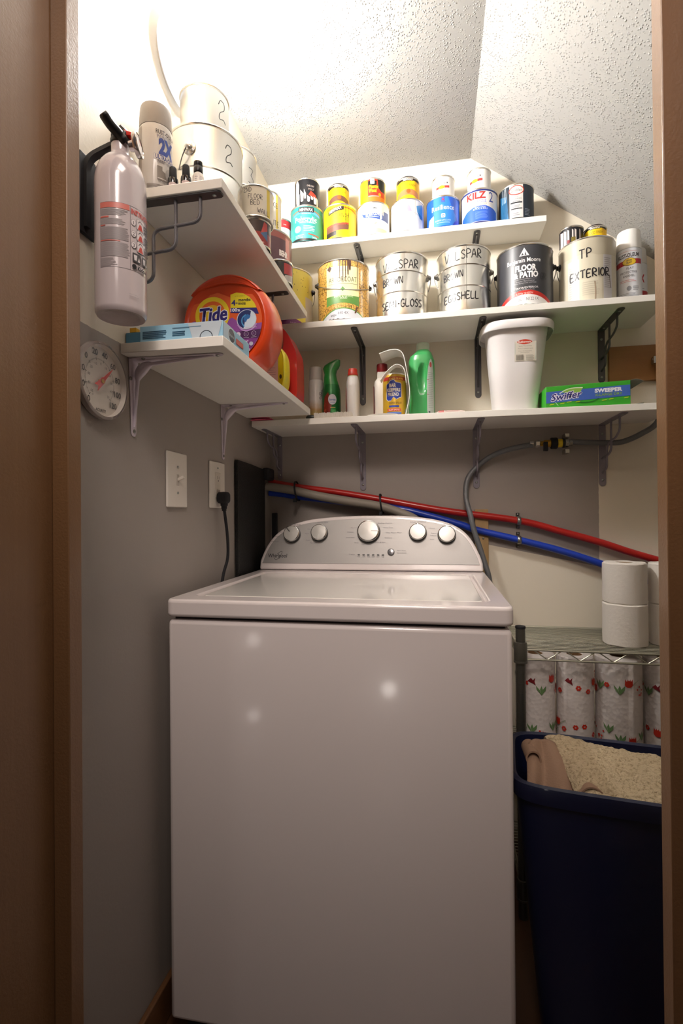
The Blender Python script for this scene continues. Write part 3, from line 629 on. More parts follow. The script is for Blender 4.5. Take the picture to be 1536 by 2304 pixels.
def d_rust(d, r, h):
    c = pi * r; d.rect(-c, .004, c, h - .004, '#EBE8E4'); d.text('RUST-OLEUM', -.002, h * .62, .0065, '#3A393C', w=.034, bold=.01, slope=.06)
    d.poly([(-.024, h * .42), (.020, h * .46), (.020, h * .56), (-.024, h * .52)], '#C2413A'); d.ell(-.005, h * .49, .0105, h * .075, '#E6A52A'); d.lines(-.018, .014, h * .25, h * .33, 2, '#D8C3BE')
TOPG = 'small paint cans on the top shelf'
Yt = 0.7235
can('paint_can', 0.1281, Yt, ZT, .0562, .127, 'teal quart paint can with white lettering, leftmost of the big cans on the top shelf', deco=d_poly, body='#2E908C', rim=BLACK, face=-.04, group=TOPG)
can('paint_can', 0.2458, Yt, ZT, .0560, .118, 'large yellow wood stain can with dark drips, second on the top shelf', deco=d_woodfin(True), body=YELL, rim=DKSTEEL, face=.12, group=TOPG)
can('paint_can', 0.3614, Yt, ZT, .0542, .111, 'white quart can with a navy blue swoosh, under the yellow and red can', deco=d_ultra, body='#EFEBE2', group=TOPG)
can('paint_can', 0.4766, Yt, ZT, .0540, .1075, 'plain white quart can with pale purple mark and blue side, on the top shelf', deco=d_star, body='#ECECF0', group=TOPG)
can('paint_can', 0.5940, Yt, ZT, .0528, .104, 'bright blue quart can with white script, under a small white can', deco=d_resil, body='#1656B8', rim=M('#1E4FA8', .3), group=TOPG)
can('paint_can', 0.7100, Yt, ZT, .0568, .1105, 'white and blue primer can with bold red letters on the top shelf', deco=d_kilz, body='#F1EEEE', rim=M('#25307E', .3), group=TOPG)
can('paint_can', 0.8265, Yt, ZT, .0530, .114, 'dark blue can with white strip and red oval, rightmost on the top shelf', deco=d_glid, body='#1E2C3A', rim=STEEL, group=TOPG)
G2 = 'little cans stacked on the quart cans'
can('small_can', 0.1300, .724, ZT + .127, .0425, .1015, 'black varnish can covered in white paint drips, stacked on the teal can', deco=d_bwdrip, body='#16151A', group=G2)
can('small_can', 0.2415, .724, ZT + .118, .0361, .078, 'little yellow stain can with dark brown band, stacked on the big yellow can', deco=d_woodfin(False), body=YELL, group=G2)
can('small_can', 0.3600, .724, ZT + .111, .0425, .0872, 'yellow and red wood filler can stacked on the white and navy can', deco=d_plastic, body='#F4E21A', group=G2)
can('small_can', 0.4789, .724, ZT + .1075, .0379, .0802, 'little yellow stain can with orange-tan band, stacked on the plain white can', deco=d_woodfin(False, '#C07A4C'), body=YELL, group=G2)
can('small_can', 0.5956, .724, ZT + .104, .0362, .0755, 'small white enamel can with yellow oval, stacked on the bright blue can', deco=d_rust, body='#EBE8E4', group=G2)
can('small_can', 0.7110, .724, ZT + .1105, .0366, .0785, 'small white enamel can with yellow oval, stacked on the red-lettered primer can', deco=d_rust, body='#EBE8E4', face=-.25, group=G2)
def d_rw(d, r, h): c = pi * r; d.rect(-c, .004, c, h - .004, '#DCDCE2'); d.rect(-c, h * .70, c, h - .004, '#B92A2E'); d.text('LAB', .012, h * .78, .005, '#E9C9C4', w=.01)
can('small_can', 0.036, .722, ZT, .0335, .104, 'red and white can half hidden in the corner left of the teal can', deco=d_rw, body='#DCDCE2', rim=M('#B92A2E', .3))

# ---- gallons on the middle shelf
bark = bpy.data.materials.new('bark_print'); bark.use_nodes = True
nt = bark.node_tree; b = nt.nodes['Principled BSDF']; b.inputs['Roughness'].default_value = .25; b.inputs['Coat Weight'].default_value = .5
tc = N(nt, 'ShaderNodeTexCoord'); mp = N(nt, 'ShaderNodeMapping'); mp.inputs['Scale'].default_value = (1, 1, .55); nt.links.new(tc.outputs['Object'], mp.inputs['Vector'])
v1 = N(nt, 'ShaderNodeTexVoronoi', feature='DISTANCE_TO_EDGE'); v1.inputs['Scale'].default_value = 150; nz = N(nt, 'ShaderNodeTexNoise'); nz.inputs['Scale'].default_value = 30; nt.links.new(mp.outputs[0], nz.inputs['Vector'])
mixv = N(nt, 'ShaderNodeVectorMath', operation='MULTIPLY_ADD'); nt.links.new(nz.outputs['Color'], mixv.inputs[0]); mixv.inputs[1].default_value = (.03, .03, .03); nt.links.new(mp.outputs[0], mixv.inputs[2]); nt.links.new(mixv.outputs[0], v1.inputs['Vector'])
cr = N(nt, 'ShaderNodeValToRGB'); cr.color_ramp.elements[0].color = srgb('#5A3410'); cr.color_ramp.elements[1].color = srgb('#E0B25A'); cr.color_ramp.elements[1].position = .12
e = cr.color_ramp.elements.new(.5); e.color = srgb('#C98E3A'); nt.links.new(v1.outputs['Distance'], cr.inputs['Fac']); nt.links.new(cr.outputs[0], b.inputs['Base Color'])
def d_arbor(d, r, h):
    d.rect(-.058, h * .30, .051, h * .88, '#EFE3A8'); d.arcband(-.058, .051, h * .24, h * .40, .008, '#5C8A3E'); d.rect(-.058, h * .40, .051, h * .44, '#EFE3A8')
    d.text('BENJAMIN MOORE', -.003, h * .80, .0035, '#7A7458', w=.04); d.text('ARBORCOAT', -.003, h * .625, .0165, '#2B2A24', w=.092, slope=.02); d.lines(-.05, .045, h * .59, h * .61, 1, '#8D8A68', jag=0)
    d.poly([(-.003, h * .47), (-.011, h * .51), (-.007, h * .52), (-.003, h * .55), (.001, h * .52), (.005, h * .51)], '#4C7E38'); d.text('DECK & SIDING', 0, h * .375, .005, '#D9E4C0', w=.06); d.text('SOLID', 0, h * .345, .006, '#EEF2DC', w=.022)
    P = [(-.08 + .16 * i / 20, h * .02 + .032 * (1 - (2 * i / 20 - 1) ** 2)) for i in range(21)]
    d.poly([(-.08, .004)] + [(a, b + .004) for a, b in P] + [(.08, .004)], '#5C8A3E'); d.poly([(-.08, .004)] + P + [(.08, .004)], '#D5D6DC')
    d.text('BASE 4', -.033, h * .07, .006, '#4A4A50', w=.018, bold=.02); d.text('640 4X', -.002, h * .095, .010, '#6A6A70', w=.034)
    for u, a, w_ in ((-.03, .78, .004), (-.012, .66, .003), (-.002, .60, .0035), (.006, .62, .003), (.014, .72, .006), (.045, .50, .002), (.02, .8, .008)): d.poly([(u - w_ / 2, h * .97), (u - w_ * .3, h * a + .005), (u, h * a), (u + w_ * .3, h * a + .005), (u + w_ / 2, h * .97)], '#4A2F26')
    d.poly([(-.055, h * .85), (-.045, h * .90), (-.038, h * .86), (-.045, h * .80)], '#4A2F26'); d.poly([(.034, h * .12), (.040, h * .22), (.046, h * .23), (.04, h * .12)], '#5B3B30'); 
def d_marker(rows, slope=0.0, seam=None):
    def f(d, r, h):
        for tx, u, v, s in rows: d.hand(tx, u, v * h, s, .0024, '#17131A', slope=slope)
        if seam is not None: d.rect(seam, .006, seam + .0008, h - .007, '#5A564E')
    return f
def d_floor(d, r, h):
    c = pi * r; d.rect(-c, .004, c, h - .006, '#39393E')
    P = [(-.085 + .17 * i / 20, h * .02 + .030 * (1 - (2 * i / 20 - 1) ** 2)) for i in range(21)]
    d.poly([(-.085, .0042)] + [(a, b + .0125) for a, b in P] + [(.085, .0042)], '#C8281E'); d.poly([(-.085, .0042)] + P + [(.085, .0042)], '#EDEAE8')
    d.text('LOW SHEEN', .0, h * .185, .006, '#F0B7AC', w=.046, bold=.02); d.text('N122 1X', .022, h * .085, .009, '#5A5A60', w=.036); d.text('1 GAL', -.015, h * .085, .007, '#5A5A60', w=.014)
    d.poly([(-.014, h * .80), (0, h * .93), (.014, h * .80)], '#E9E7E6'); d.poly([(-.009, h * .81), (-.005, h * .85), (-.001, h * .81)], '#39393E'); d.poly([(.001, h * .81), (.003, h * .87), (.006, h * .81)], '#39393E')
    d.text('Benjamin Moore', -.002, h * .70, .0125, '#EFEDEC', w=.098, bold=.02); d.text('FLOOR', .004, h * .565, .017, '#F4F2F1', w=.060, bold=.05); d.text('& PATIO', .004, h * .455, .017, '#F4F2F1', w=.070, bold=.05)
    d.rect(-.026, h * .425, .034, h * .43, '#B5B3B4'); d.text('Interior Hard Enamel', .002, h * .385, .0048, '#A9A8AB', w=.05); d.text('Dries Rating Color and Finish', .002, h * .355, .0048, '#A9A8AB', w=.062)
    d.text('INTERIOR/EXTERIOR', 0, h * .275, .0055, '#D6D4D5', w=.078, bold=.02); d.text('Latex Modified Acrylic', .004, h * .245, .0045, '#A9A8AB', w=.05); d.hand('GR', .045, h * .42, .018, .0016, '#232228')
def d_tp(d, r, h):
    c = pi * r; d.rect(-c, .004, c, h - .004, '#C9C1AC'); d.rect(-.055, .004, -.02, h * .68, '#CDCBC6'); d.rect(.045, .004, .075, h * .72, '#CBC8CB'); d.rect(-.018, .004, .04, h * .35, '#D3CBB6')
    d.lines(.048, .07, h * .2, h * .68, 16, '#A8A4A6'); d.lines(-.05, -.022, h * .1, h * .6, 14, '#BDB8B0'); d.lines(-.012, .035, h * .1, h * .32, 7, '#C2B9A4')
    d.poly([(-c, h * .78), (-.04, h * .73), (0, h * .75), (.03, h * .70), (c, h * .78), (c, h - .004), (-c, h - .004)], '#BEB59F')
    d.hand('TP', -.020, h * .68, .026, .0036, '#17131A'); d.hand('EXTERIOR', -.047, h * .36, .023, .0034, '#17131A', slope=.04)
    d.stroke([(.02, h * .3), (.022, h * .15), (.021, h * .02)], .003, '#A48E78'); d.stroke([(.064, h * .40), (.067, h * .30), (.07, h * .2)], .002, '#3A2C28')
def d_yellow(d, r, h):
    c = pi * r; d.rect(-c, .004, c, h - .005, '#E6D45E'); d.rect(.066, .004, c, h * .55, '#CFC8B8')
    P = [(-.08 + .16 * i / 20, h * .0 + .028 * (1 - (2 * i / 20 - 1) ** 2)) for i in range(21)]; d.poly([(-.08, .0042)] + P + [(.08, .0042)], '#6B2A62'); d.text('BASE', .02, h * .05, .004, '#CDA8C4', w=.02)
    for k in range(16): d.ell(random.uniform(-.02, .08), h * random.uniform(.6, .97), .0012, .0015, '#3E3526', n=8, keep=True)
    d.stroke([(.0, h * .45), (.004, h * .5), (.0, h * .56)], .0018, '#2B2620'); d.stroke([(.012, h * .38), (.013, h * .54)], .002, '#2B2620')
Yg = 0.652; GG = 'gallon paint cans on the middle shelf'; EARB = BLACK
can('paint_can', 0.0715, Yg + .01, ZM, .0865, .1924, 'pale yellow gallon can half hidden behind the end of the upper left shelf', deco=d_yellow, body='#E6D45E', rim=DKSTEEL, ears=1.35, bail=(1.25, BLACK, 1.0), group=GG)
o = can('paint_can', 0.2687, Yg, ZM, .0840, .1936, 'gallon can with tree bark print and cream label on the middle shelf', deco=d_arbor, body='#C98E3A', rim=M('#4A3226', .4), ears=-1.45, bail=(.48, BLACK, 1.02), group=GG)
o.children[0].data.materials[0] = bark
can('paint_can', 0.4597, Yg, ZM, .0832, .1968, 'bare silver gallon can marked in black, right of the bark-print can', metal=True, ribs=(.38, .70), ears=1.45, bail=(1.3, STEEL, 1.0), deco=d_marker([('VALSPAR', -.062, .72, .026), ('BROWN', -.064, .49, .021), ('SEMI-GLOSS', -.068, .12, .023)], .05), group=GG)
can('paint_can', 0.6545, Yg, ZM, .0818, .1996, 'bare silver gallon can with a vertical seam, left of the black gallon can', metal=True, ribs=(.38, .70), ears=-1.5, bail=(1.35, STEEL, 1.0), deco=d_marker([('VALSPAR', -.060, .77, .026), ('BROWN', -.066, .50, .020), ('EGGSHELL', -.064, .16, .022)], .05, seam=.008), group=GG)
can('paint_can', 0.8376, Yg, ZM, .0812, .1842, 'charcoal gallon floor paint can with white lettering and red band', deco=d_floor, body='#39393E', rim=SILVER, ears=1.5, bail=(1.4, BLACK, 1.0), group=GG)
can('paint_can', 1.0176, Yg, ZM, .0780, .1874, 'greige paint-smeared gallon can with black handwriting, last gallon on the right', deco=d_tp, body='#C9C1AC', rim=M('#B5AC98', .5), ears=1.9, bail=(1.4, BLACK, 1.0), group=GG, rough=.55)
def d_blk2(d, r, h):
    c = pi * r; d.rect(-c, .004, c, h - .004, '#17141A')
    for u, v0, w_ in ((-.03, .0, .012), (-.018, .0, .008), (-.008, .1, .005), (.004, .35, .004), (.012, .3, .005), (.026, .2, .004)): d.poly([(u - w_ / 2, h * .85), (u - w_ / 2, h * v0 + .004), (u + w_ / 2, h * v0 + .004), (u + w_ / 2, h * .8)], '#E3D8D2')
    d.rect(.0, h * .3, .012, h * .5, '#7A6A2A'); d.rect(-.012, h * .2, -.004, h * .4, '#8A3434')
can('small_can', 0.9795, .672, ZM + .1876, .0338, .0705, 'small black can streaked with paint, left one on the greige gallon lid', deco=d_blk2, body='#17141A', rim=BLACK)
can('small_can', 1.0487, .676, ZM + .1876, .0315, .0665, 'small yellow and black varnish can, right one on the greige gallon lid', deco=d_woodfin(False, '#C07A4C'), body=YELL)

# ---- cans on the upper left shelf
GL = 'cans stacked on the upper left shelf'
can('paint_can', 0.0520, 0.0880, ZU, .0820, .196, 'big dented silver gallon can at the front of the upper left shelf', metal=True, ribs=(.52,), ears=-.42, bail=(pi - 1.0, SILVER, 1.0), earscale=1.35, deco=lambda d, r, h: d.hand('2', .042, h * .64, .04, .0016, '#2A2A33'), group=GL)
can('paint_can', 0.0470, 0.0950, ZU + .196, .0540, .116, 'silver quart can on top of the dented gallon, glaring next to the lamp', metal=True, deco=lambda d, r, h: d.hand('2', .030, h * .42, .045, .0014, '#2A2A33'), group=GL)
can('paint_can', 0.0510, 0.2870, ZU, .0810, .196, 'silver gallon can hidden behind the dented gallon', metal=True, group=GL)
can('paint_can', 0.0440, 0.2880, ZU + .196, .0530, .118, 'silver quart can with handwritten number three, near the ceiling corner', metal=True, deco=lambda d, r, h: d.hand('3', .032, h * .25, .045, .0013, '#3A3A44'), group=GL)
def d_redcan(d, r, h):
    c = pi * r; d.rect(-c, .003, c, h - .003, '#2B1418'); d.rect(-.006, .003, .06, h * .5, '#8C2423'); d.rect(-.06, .003, -.012, h - .003, '#CFC8C0'); d.poly([(.022, h * .5), (.03, h * .9), (.04, h * .85), (.04, h * .4)], '#B83A34'); d.poly([(.02, h * .45), (.04, h * .6), (.04, h * .2)], '#4A6E98'); d.lines(.01, .035, h * .05, h * .2, 2, '#D9A79C')
can('small_can', 0.1345, 0.1830, ZU, .0375, .0650, 'dark red can under the can with floor and wall handwriting', deco=d_redcan, body='#2B1418', face=-.2, group=GL)
def d_wallcan(d, r, h):
    c = pi * r; d.rect(-c, .003, c, h - .003, '#E5DFD2'); d.rect(.032, .003, .042, h - .003, '#E2C94E')
    d.hand('2ND', -.026, h * .76, .011, .0011, '#24212C'); d.hand('FLOOR', -.014, h * .56, .011, .0011, '#24212C', slope=-.05); d.hand('BED', -.008, h * .35, .012, .0011, '#24212C'); d.hand('WALL', .008, h * .12, .011, .0011, '#24212C', slope=-.08)
can('small_can', 0.1360, 0.1850, ZU + .0650, .0425, .0760, 'cream can with handwriting about a bedroom wall, on the dark red can', deco=d_wallcan, body='#E5DFD2', face=-.1, group=GL, rough=.5)
def d_behr(d, r, h):
    c = pi * r; d.rect(-c, .004, c, h - .005, '#55343A'); d.rect(-c, h * .88, c, h - .005, '#8A4A42'); d.rect(.070, .004, .092, h * .93, '#C27A74'); d.rect(.092, .004, c, h * .93, '#6E3A2C'); d.text('BEHR', .062, h * .62, .016, '#F0E6E0', w=.034, bold=.06)
can('paint_can', 0.0560, 0.4780, ZU, .0820, .1920, 'maroon gallon can at the far end of the upper left shelf', deco=d_behr, body='#55343A', rim=M('#7C5A3C', .35, .7), group=GL)
def d_lac(d, r, h):
    c = pi * r; d.rect(-c, .003, c, h - .003, '#DEDAD2'); d.rect(.040, .003, .048, h - .003, '#E2C94E'); d.hand('PLACE', .003, h * .62, .014, .0014, '#24212C'); d.hand('WAITE', .006, h * .16, .015, .0014, '#24212C')
can('small_can', 0.0600, 0.4620, ZU + .1920, .0525, .1180, 'pale can with handwriting standing on the maroon gallon', deco=d_lac, body='#DEDAD2', group=GL, rough=.45)
def d_blk3(d, r, h):
    c = pi * r; d.rect(-c, .003, c, h - .003, '#1C1C20'); d.rect(-.05, .003, -.014, h - .003, '#CFC8C0'); d.rect(.016, h * .35, .05, h * .85, '#A83634'); d.poly([(.006, .003), (.05, .003), (.05, h * .4), (.02, h * .3)], '#B9B3AC')
can('small_can', 0.1365, 0.3720, ZU, .0365, .0600, 'small black and red can in front of the maroon gallon', deco=d_blk3, body='#1C1C20', face=-.1, group=GL)

# ================================================================== SPRAY CANS AND BOTTLES ON THE LEFT WALL SHELF
def spray(x, y, z, r, h, caph, capcol, bodycol, label, deco, face=0, cat='spray can'):
    t = thing('spray_can', label, cat, (x, y, z)); b1 = h - caph
    bm = new(); lathe(bm, [(r * .9, 0), (r * .98, .001), (r, .004), (r, b1 - .004), (r * .985, b1 - .002), (r * .96, b1)], 56); obj('body', bm, M(bodycol, .3, coat=.4), t)
    bm = new(); lathe(bm, [(r * .985, b1), (r * .985, b1 + .002), (r * .965, b1 + caph * .5), (r * .93, h - .006), (r * .89, h - .0015), (r * .8, h), (.0001, h)], 56, cap0=False); obj('cap', bm, M(capcol, .45), t)
    a0 = face_to_cam(x, y) + face; d = Decal(cyl_map(r, a0), step=r * .05); deco(d, r, b1); d.build('label', t); return t
def d_gray(d, r, h):
    d.rect(-.065, .004, -.030, h * .96, '#ABA39B'); d.rect(-.064, h * .1, -.034, h * .5, '#8F8781'); d.text('RUST-OLEUM', .022, h * .84, .0085, '#3C3A40', w=.044, bold=.02); d.text("PAINTER'S", .020, h * .77, .0080, '#8C8AA0', w=.036)
    d.text('2X', .022, h * .55, .030, '#2F49A0', w=.034, bold=.06); d.rr(-.004, h * .45, .050, h * .535, .001, '#8C8AA0'); d.rr(-.0035, h * .453, .0495, h * .532, .001, '#D7D2CE'); d.text('ULTRA COVER', .023, h * .465, .0085, '#2B3A80', w=.048, bold=.03)
    d.text('PAINT+PRIMER', .023, h * .405, .006, '#4A4A58', w=.040); d.rect(.002, h * .15, .012, h * .36, '#8B837C'); d.poly([(.002, h * .36), (.012, h * .30), (.030, h * .24), (.030, h * .15), (.002, h * .15)], '#8B837C'); d.ell(.03, h * .27, .012, .015, '#B5AEA8')
    d.lines(.003, .02, h * .17, h * .2, 1, '#D7D2CE', jag=0); d.text('SATIN', .010, h * .11, .004, '#6A6560', w=.012); d.lines(-.018, .026, h * .015, h * .09, 4, '#77706A')
spray(0.0116, -0.0535, ZU, .0322, .1785, .0455, '#A39C95', '#D2CDC8', 'tall grey-capped spray can behind the extinguisher, at the front of the left shelf', d_gray)
def nail(x, y, capc, clear, label):
    t = thing('small_bottle', label, 'bottle', (x, y, ZU))
    if not clear:
        bm = new(); lathe(bm, [(.0098, 0), (.0105, .0015), (.0105, .021), (.0098, .025), (.006, .0265)], 28); obj('bottle', bm, M('#141216', .15, coat=.5), t)
        bm = new(); lathe(bm, [(.0072, .0262), (.0076, .028), (.0070, .046), (.0060, .0485), (.0001, .049)], 28, cap0=False); obj('cap', bm, BLACKM, t)
        d = Decal(cyl_map(.0105, face_to_cam(x, y)), step=.001); d.arcband(-.009, .009, .002, .0125, .0015, '#D9C6C4'); d.text('TOUCH UP', 0, .0105, .0022, '#5A4A50', w=.013); d.lines(-.007, .007, .004, .009, 3, '#B0A0A2'); d.build('label', t)
    else:
        bm = new(); lathe(bm, [(.0098, 0), (.0108, .0015), (.0108, .023), (.009, .028), (.006, .031)], 28); obj('bottle', bm, M('#CFC8C0', .1, coat=.5), t)
        bm = new(); lathe(bm, [(.0082, .0305), (.0088, .032), (.0088, .0405), (.0082, .0415), (.0082, .0435), (.0088, .0445), (.0084, .0515), (.0001, .052)], 28, cap0=False); obj('cap', bm, BLACK, t)
        d = Decal(cyl_map(.0108, face_to_cam(x, y)), step=.001); d.rect(-.010, .003, .010, .023, '#E6E0D8'); d.lines(-.007, -.001, .006, .021, 4, '#5A5660', fill=.25); d.lines(.002, .009, .006, .021, 6, '#8A8690', fill=.3); d.build('label', t)
nail(0.0555, -0.066, 0, False, 'tiny black bottle next to the grey spray can, left of three'); nail(0.0835, -0.066, 0, False, 'tiny black bottle between the other black one and the clear one')
nail(0.1090, -0.0655, 0, True, 'tiny clear bottle with ribbed black cap and white label at the shelf corner')

# ---- spray cans on the far right
def d_rusty(d, r, h):
    d.rect(-.09, .003, .09, h * .985, '#DCDEE4'); d.lines(-.03, .022, h * .93, h * .95, 1, '#C9A6A8', jag=0); d.text('RUST-OLEUM', -.001, h * .83, .0115, '#3A363C', w=.058, bold=.03, slope=.04)
    d.poly([(-.042, h * .68), (.038, h * .71), (.038, h * .80), (-.042, h * .77)], '#B9303A'); d.ell(.001, h * .745, .0185, h * .070, '#6A5A20'); d.ell(.001, h * .745, .0172, h * .062, '#D9B52C'); d.text('STOPS', .001, h * .755, .0045, '#3E3A24', w=.014, bold=.03); d.text('RUST', .001, h * .715, .0045, '#3E3A24', w=.014, bold=.03)
    for k in range(1, 4): d.rect(-.042 + k * .006, h * .69, -.0415 + k * .006, h * .785, '#E89AA0')
    d.text('FLAT', .003, h * .61, .0065, '#55545C', w=.018); d.text('PROTECTIVE', -.001, h * .54, .0065, '#55545C', w=.044); d.text('ENAMEL', .0, h * .475, .0065, '#55545C', w=.030); d.lines(-.024, .022, h * .39, h * .44, 2, '#D28A8C', fill=.3)
    d.ell(.0, h * .27, .006, .007, '#8A8C94'); d.lines(.01, .028, h * .23, h * .32, 3, '#A6A8B0'); d.lines(-.03, .028, h * .04, h * .2, 7, '#A9ABB3')
spray(1.1340, .6500, ZM, .0335, .2225, .058, '#F0EDE8', '#DCDEE4', 'white spray can with yellow oval and red band, right end of the cans', d_rusty)
def d_red2(d, r, h): d.rect(-.09, .003, .09, h * .985, '#D9DADC'); d.rect(-.02, .003, .06, h * .42, '#A82226'); d.text('2X', .018, h * .60, .022, '#B4262C', w=.02, bold=.06); d.lines(-.01, .03, h * .46, h * .56, 2, '#8A8A90', fill=.2, jag=.5)
spray(1.1745, .7180, ZM, .0330, .1980, .050, '#D8D4CC', '#D9DADC', 'white and red spray can behind the one with the yellow oval', d_red2)

# ================================================================== FIRE EXTINGUISHER
EX, EY, EZ = 0.0310, -0.2000, 1.4310
t = thing('fire_extinguisher', 'white fire extinguisher with black lever hung on the left wall', 'fire extinguisher', (EX, EY, EZ))
EW = M('#C6BABB', .2, coat=.6); er = .0418
bm = new(); lathe(bm, [(.0001, .006), (.026, .005), (.028, .0035), (.033, .002), (.0385, .0015), (er - .0005, .006), (er, .011), (er, .262), (er * .985, .272), (er * .93, .284), (er * .82, .296), (er * .66, .306), (er * .48, .3125), (.0165, .3165), (.0150, .322), (.0150, .338)], 72, cap0=False); obj('cylinder', bm, EW, t)
d = Decal(cyl_map(er, face_to_cam(EX, EY)), step=.003); L0, L1, V0, V1, DV = -.0345, .066, .070, .177, .0145
LN = '#6A6468'; RD = '#C4463C'
for a, b, c_, e_ in ((L0, V0, L1, V0 + .0005), (L0, V1, L1, V1 + .0005), (L0, V0, L0 + .0005, V1), (DV, V0, DV + .0006, V1)): d.rect(a, b, c_, e_, LN)
d.rect(L0, V1 - .009, DV - .001, V1, '#CF7468'); d.lines(L0 + .001, DV - .003, V1 - .021, V1 - .010, 6, '#A8A0A0', fill=.6)
d.lines(L0 + .001, -.014, V1 - .0255, V1 - .0225, 1, '#C86A5E', fill=.8); d.lines(L0 + .001, DV - .003, V1 - .036, V1 - .026, 6, '#A8A0A0', fill=.6); d.lines(L0 + .001, -.024, V1 - .039, V1 - .037, 1, '#C86A5E', fill=.8)
d.lines(L0 + .001, DV - .001, V1 - .061, V1 - .040, 13, '#A09798', fill=.65, jag=.15); d.lines(L0 + .001, DV - .006, V1 - .064, V1 - .062, 1, '#C86A5E', fill=.8); d.lines(L0 + .001, DV - .001, V0 + .018, V1 - .065, 15, '#A09798', fill=.65, jag=.12); d.lines(L0 + .001, -.004, V0 + .002, V0 + .016, 8, '#A09798', fill=.6, jag=.5)
d.text('INSTRUCTIONS', DV + .0015, V1 - .012, .0085, RD, w=.052, al='L', bold=.03)
for k, vv in enumerate((V1 - .026, V1 - .045, V1 - .064)):
    d.ell(DV + .0055, vv, .0042, .0055, LN); d.ell(DV + .0055, vv, .0038, .0050, '#DCD2D2'); d.text(str(k + 1), DV + .0055, vv - .003, .006, '#3A3438')
    d.rr(DV + .011, vv - .009, DV + .0255, vv + .0095, .003, LN); d.rr(DV + .0114, vv - .0086, DV + .0251, vv + .0091, .0028, '#DCD2D2')
    d.poly([(DV + .013, vv - .008), (DV + .024, vv - .008), (DV + .021, vv + .001), (DV + .017, vv + .002)], RD); d.stroke([(DV + .014, vv + .003), (DV + .018, vv + .007), (DV + .023, vv + .004)], .0014, '#6A6468')
    d.lines(DV + .028, DV + .045, vv - .007, vv + .007, 3, '#4A4448', fill=.6, jag=.2)
for k, u in enumerate((DV + .003, DV + .021)):
    d.rr(u, V0 + .015, u + .015, V0 + .030, .0012, '#262226'); d.rr(u + .001, V0 + .016, u + .014, V0 + .029, .001, '#4A4648')
    d.poly([(u + .003, V0 + .018), (u + .007, V0 + .018), (u + .008, V0 + .027), (u + .002, V0 + .027)], '#D8D0D0'); d.poly([(u + .009, V0 + .017), (u + .0135, V0 + .017), (u + .0115, V0 + .025)], '#D8D0D0')
d.ell(DV + .006, V0 + .007, .004, .004, '#1C1A1E'); d.text('Kidde', DV + .0115, V0 + .003, .0068, '#1C1A1E', w=.019, al='L', bold=.04)
d.lines(.012, .03, .025, .032, 2, '#A8A0A0', fill=.25); d.build('label', t)
bm = new(); lathe(bm, [(.0162, .334), (.0165, .342), (.014, .349), (.012, .352)], 28); box(bm, -.010, .018, -.014, .012, .338, .352); obj('valve_head', bm, BLACK, t, bevel=.003, seg=3)
def capsule(bm, pts, r): tube(bm, pts, r, 14)
lv = [(.013, -.004, .336), (.008, -.012, .3435), (.0, -.026, .3525), (-.004, -.036, .3605), (-.0055, -.0395, .3635)]
bm = new(); tube(bm, smooth(lv, 5), [.0095] * 4 + [.0085] * 13 + [.0078, .0078, .0074, .0060][:4], 14); obj('lever', bm, BLACK, t)
bm = new(); tube(bm, [(.020, .004, .345), (.006, .004, .362), (-.002, .004, .372)], [.005, .0055, .004], 8); obj('carry_handle', bm, BLACK, t)
bm = new(); tube(bm, [(.014, -.004, .340), (.0, .004, .365), (-.001, .004, .376), (.004, .004, .372), (.020, .0, .350)], .0009, 6); obj('pin_wire', bm, STEEL, t)
bm = new(); prism(bm, [(.012, .346), (.026, .343), (.030, .348), (.020, .352), (.013, .356)], lambda u, v, w: Vector((u, w, v)), -.010, .002); obj('safety_pin', bm, M('#D3281E', .4), t, bevel=.001)
bm = new(); gq = Matrix.Translation((.0335, -.004, .3285)) @ Matrix.Rotation(radians(14), 4, 'Z') @ Matrix.Rotation(radians(82), 4, 'Y')
lathe(bm, [(.008, -.012), (.009, -.004), (.0185, -.003), (.0200, 0), (.0200, .004), (.0188, .0055), (.0182, .0040), (.0001, .0040)], 40, mat=None, cap0=True)
for v in bm.verts: v.co = gq @ v.co
g = obj('gauge', bm, M('#D0CCCA', .18, .9), t)
d = Decal(lambda u, v, w: gq @ Vector((-v, u, .0042 + w)), step=0); d.ell(0, 0, .0178, .0178, '#E9E4E0'); d.ring(0, 0, .012, .0145, '#C4B8B4'); d.poly([(.004, .010), (.012, .006), (.014, .009), (.005, .0145)], '#B8453A'); d.rect(-.0006, -.002, .0006, .011, '#3A3438'); d.build('gauge_face', g)
bm = new(); tube(bm, rounded([(-.0550, -.016, .155), (-.0550, -.016, .298), (-.050, -.008, .318), (-.030, .0, .333), (.004, .002, .345)], .012, 4), .0078, 4); obj('mounting_strap', bm, BLACKM, t, bevel=.001)
bm = new(); box(bm, -.0622, -.0555, -.030, .012, .1435, .318); obj('wall_bracket', bm, BLACKM, t, bevel=.002)
for o in list(t.children) + [c for k in t.children for c in k.children]:
    if not o.name.startswith('label'):
        for v in o.data.vertices:
            if v.co.z > .2: v.co.z -= .036

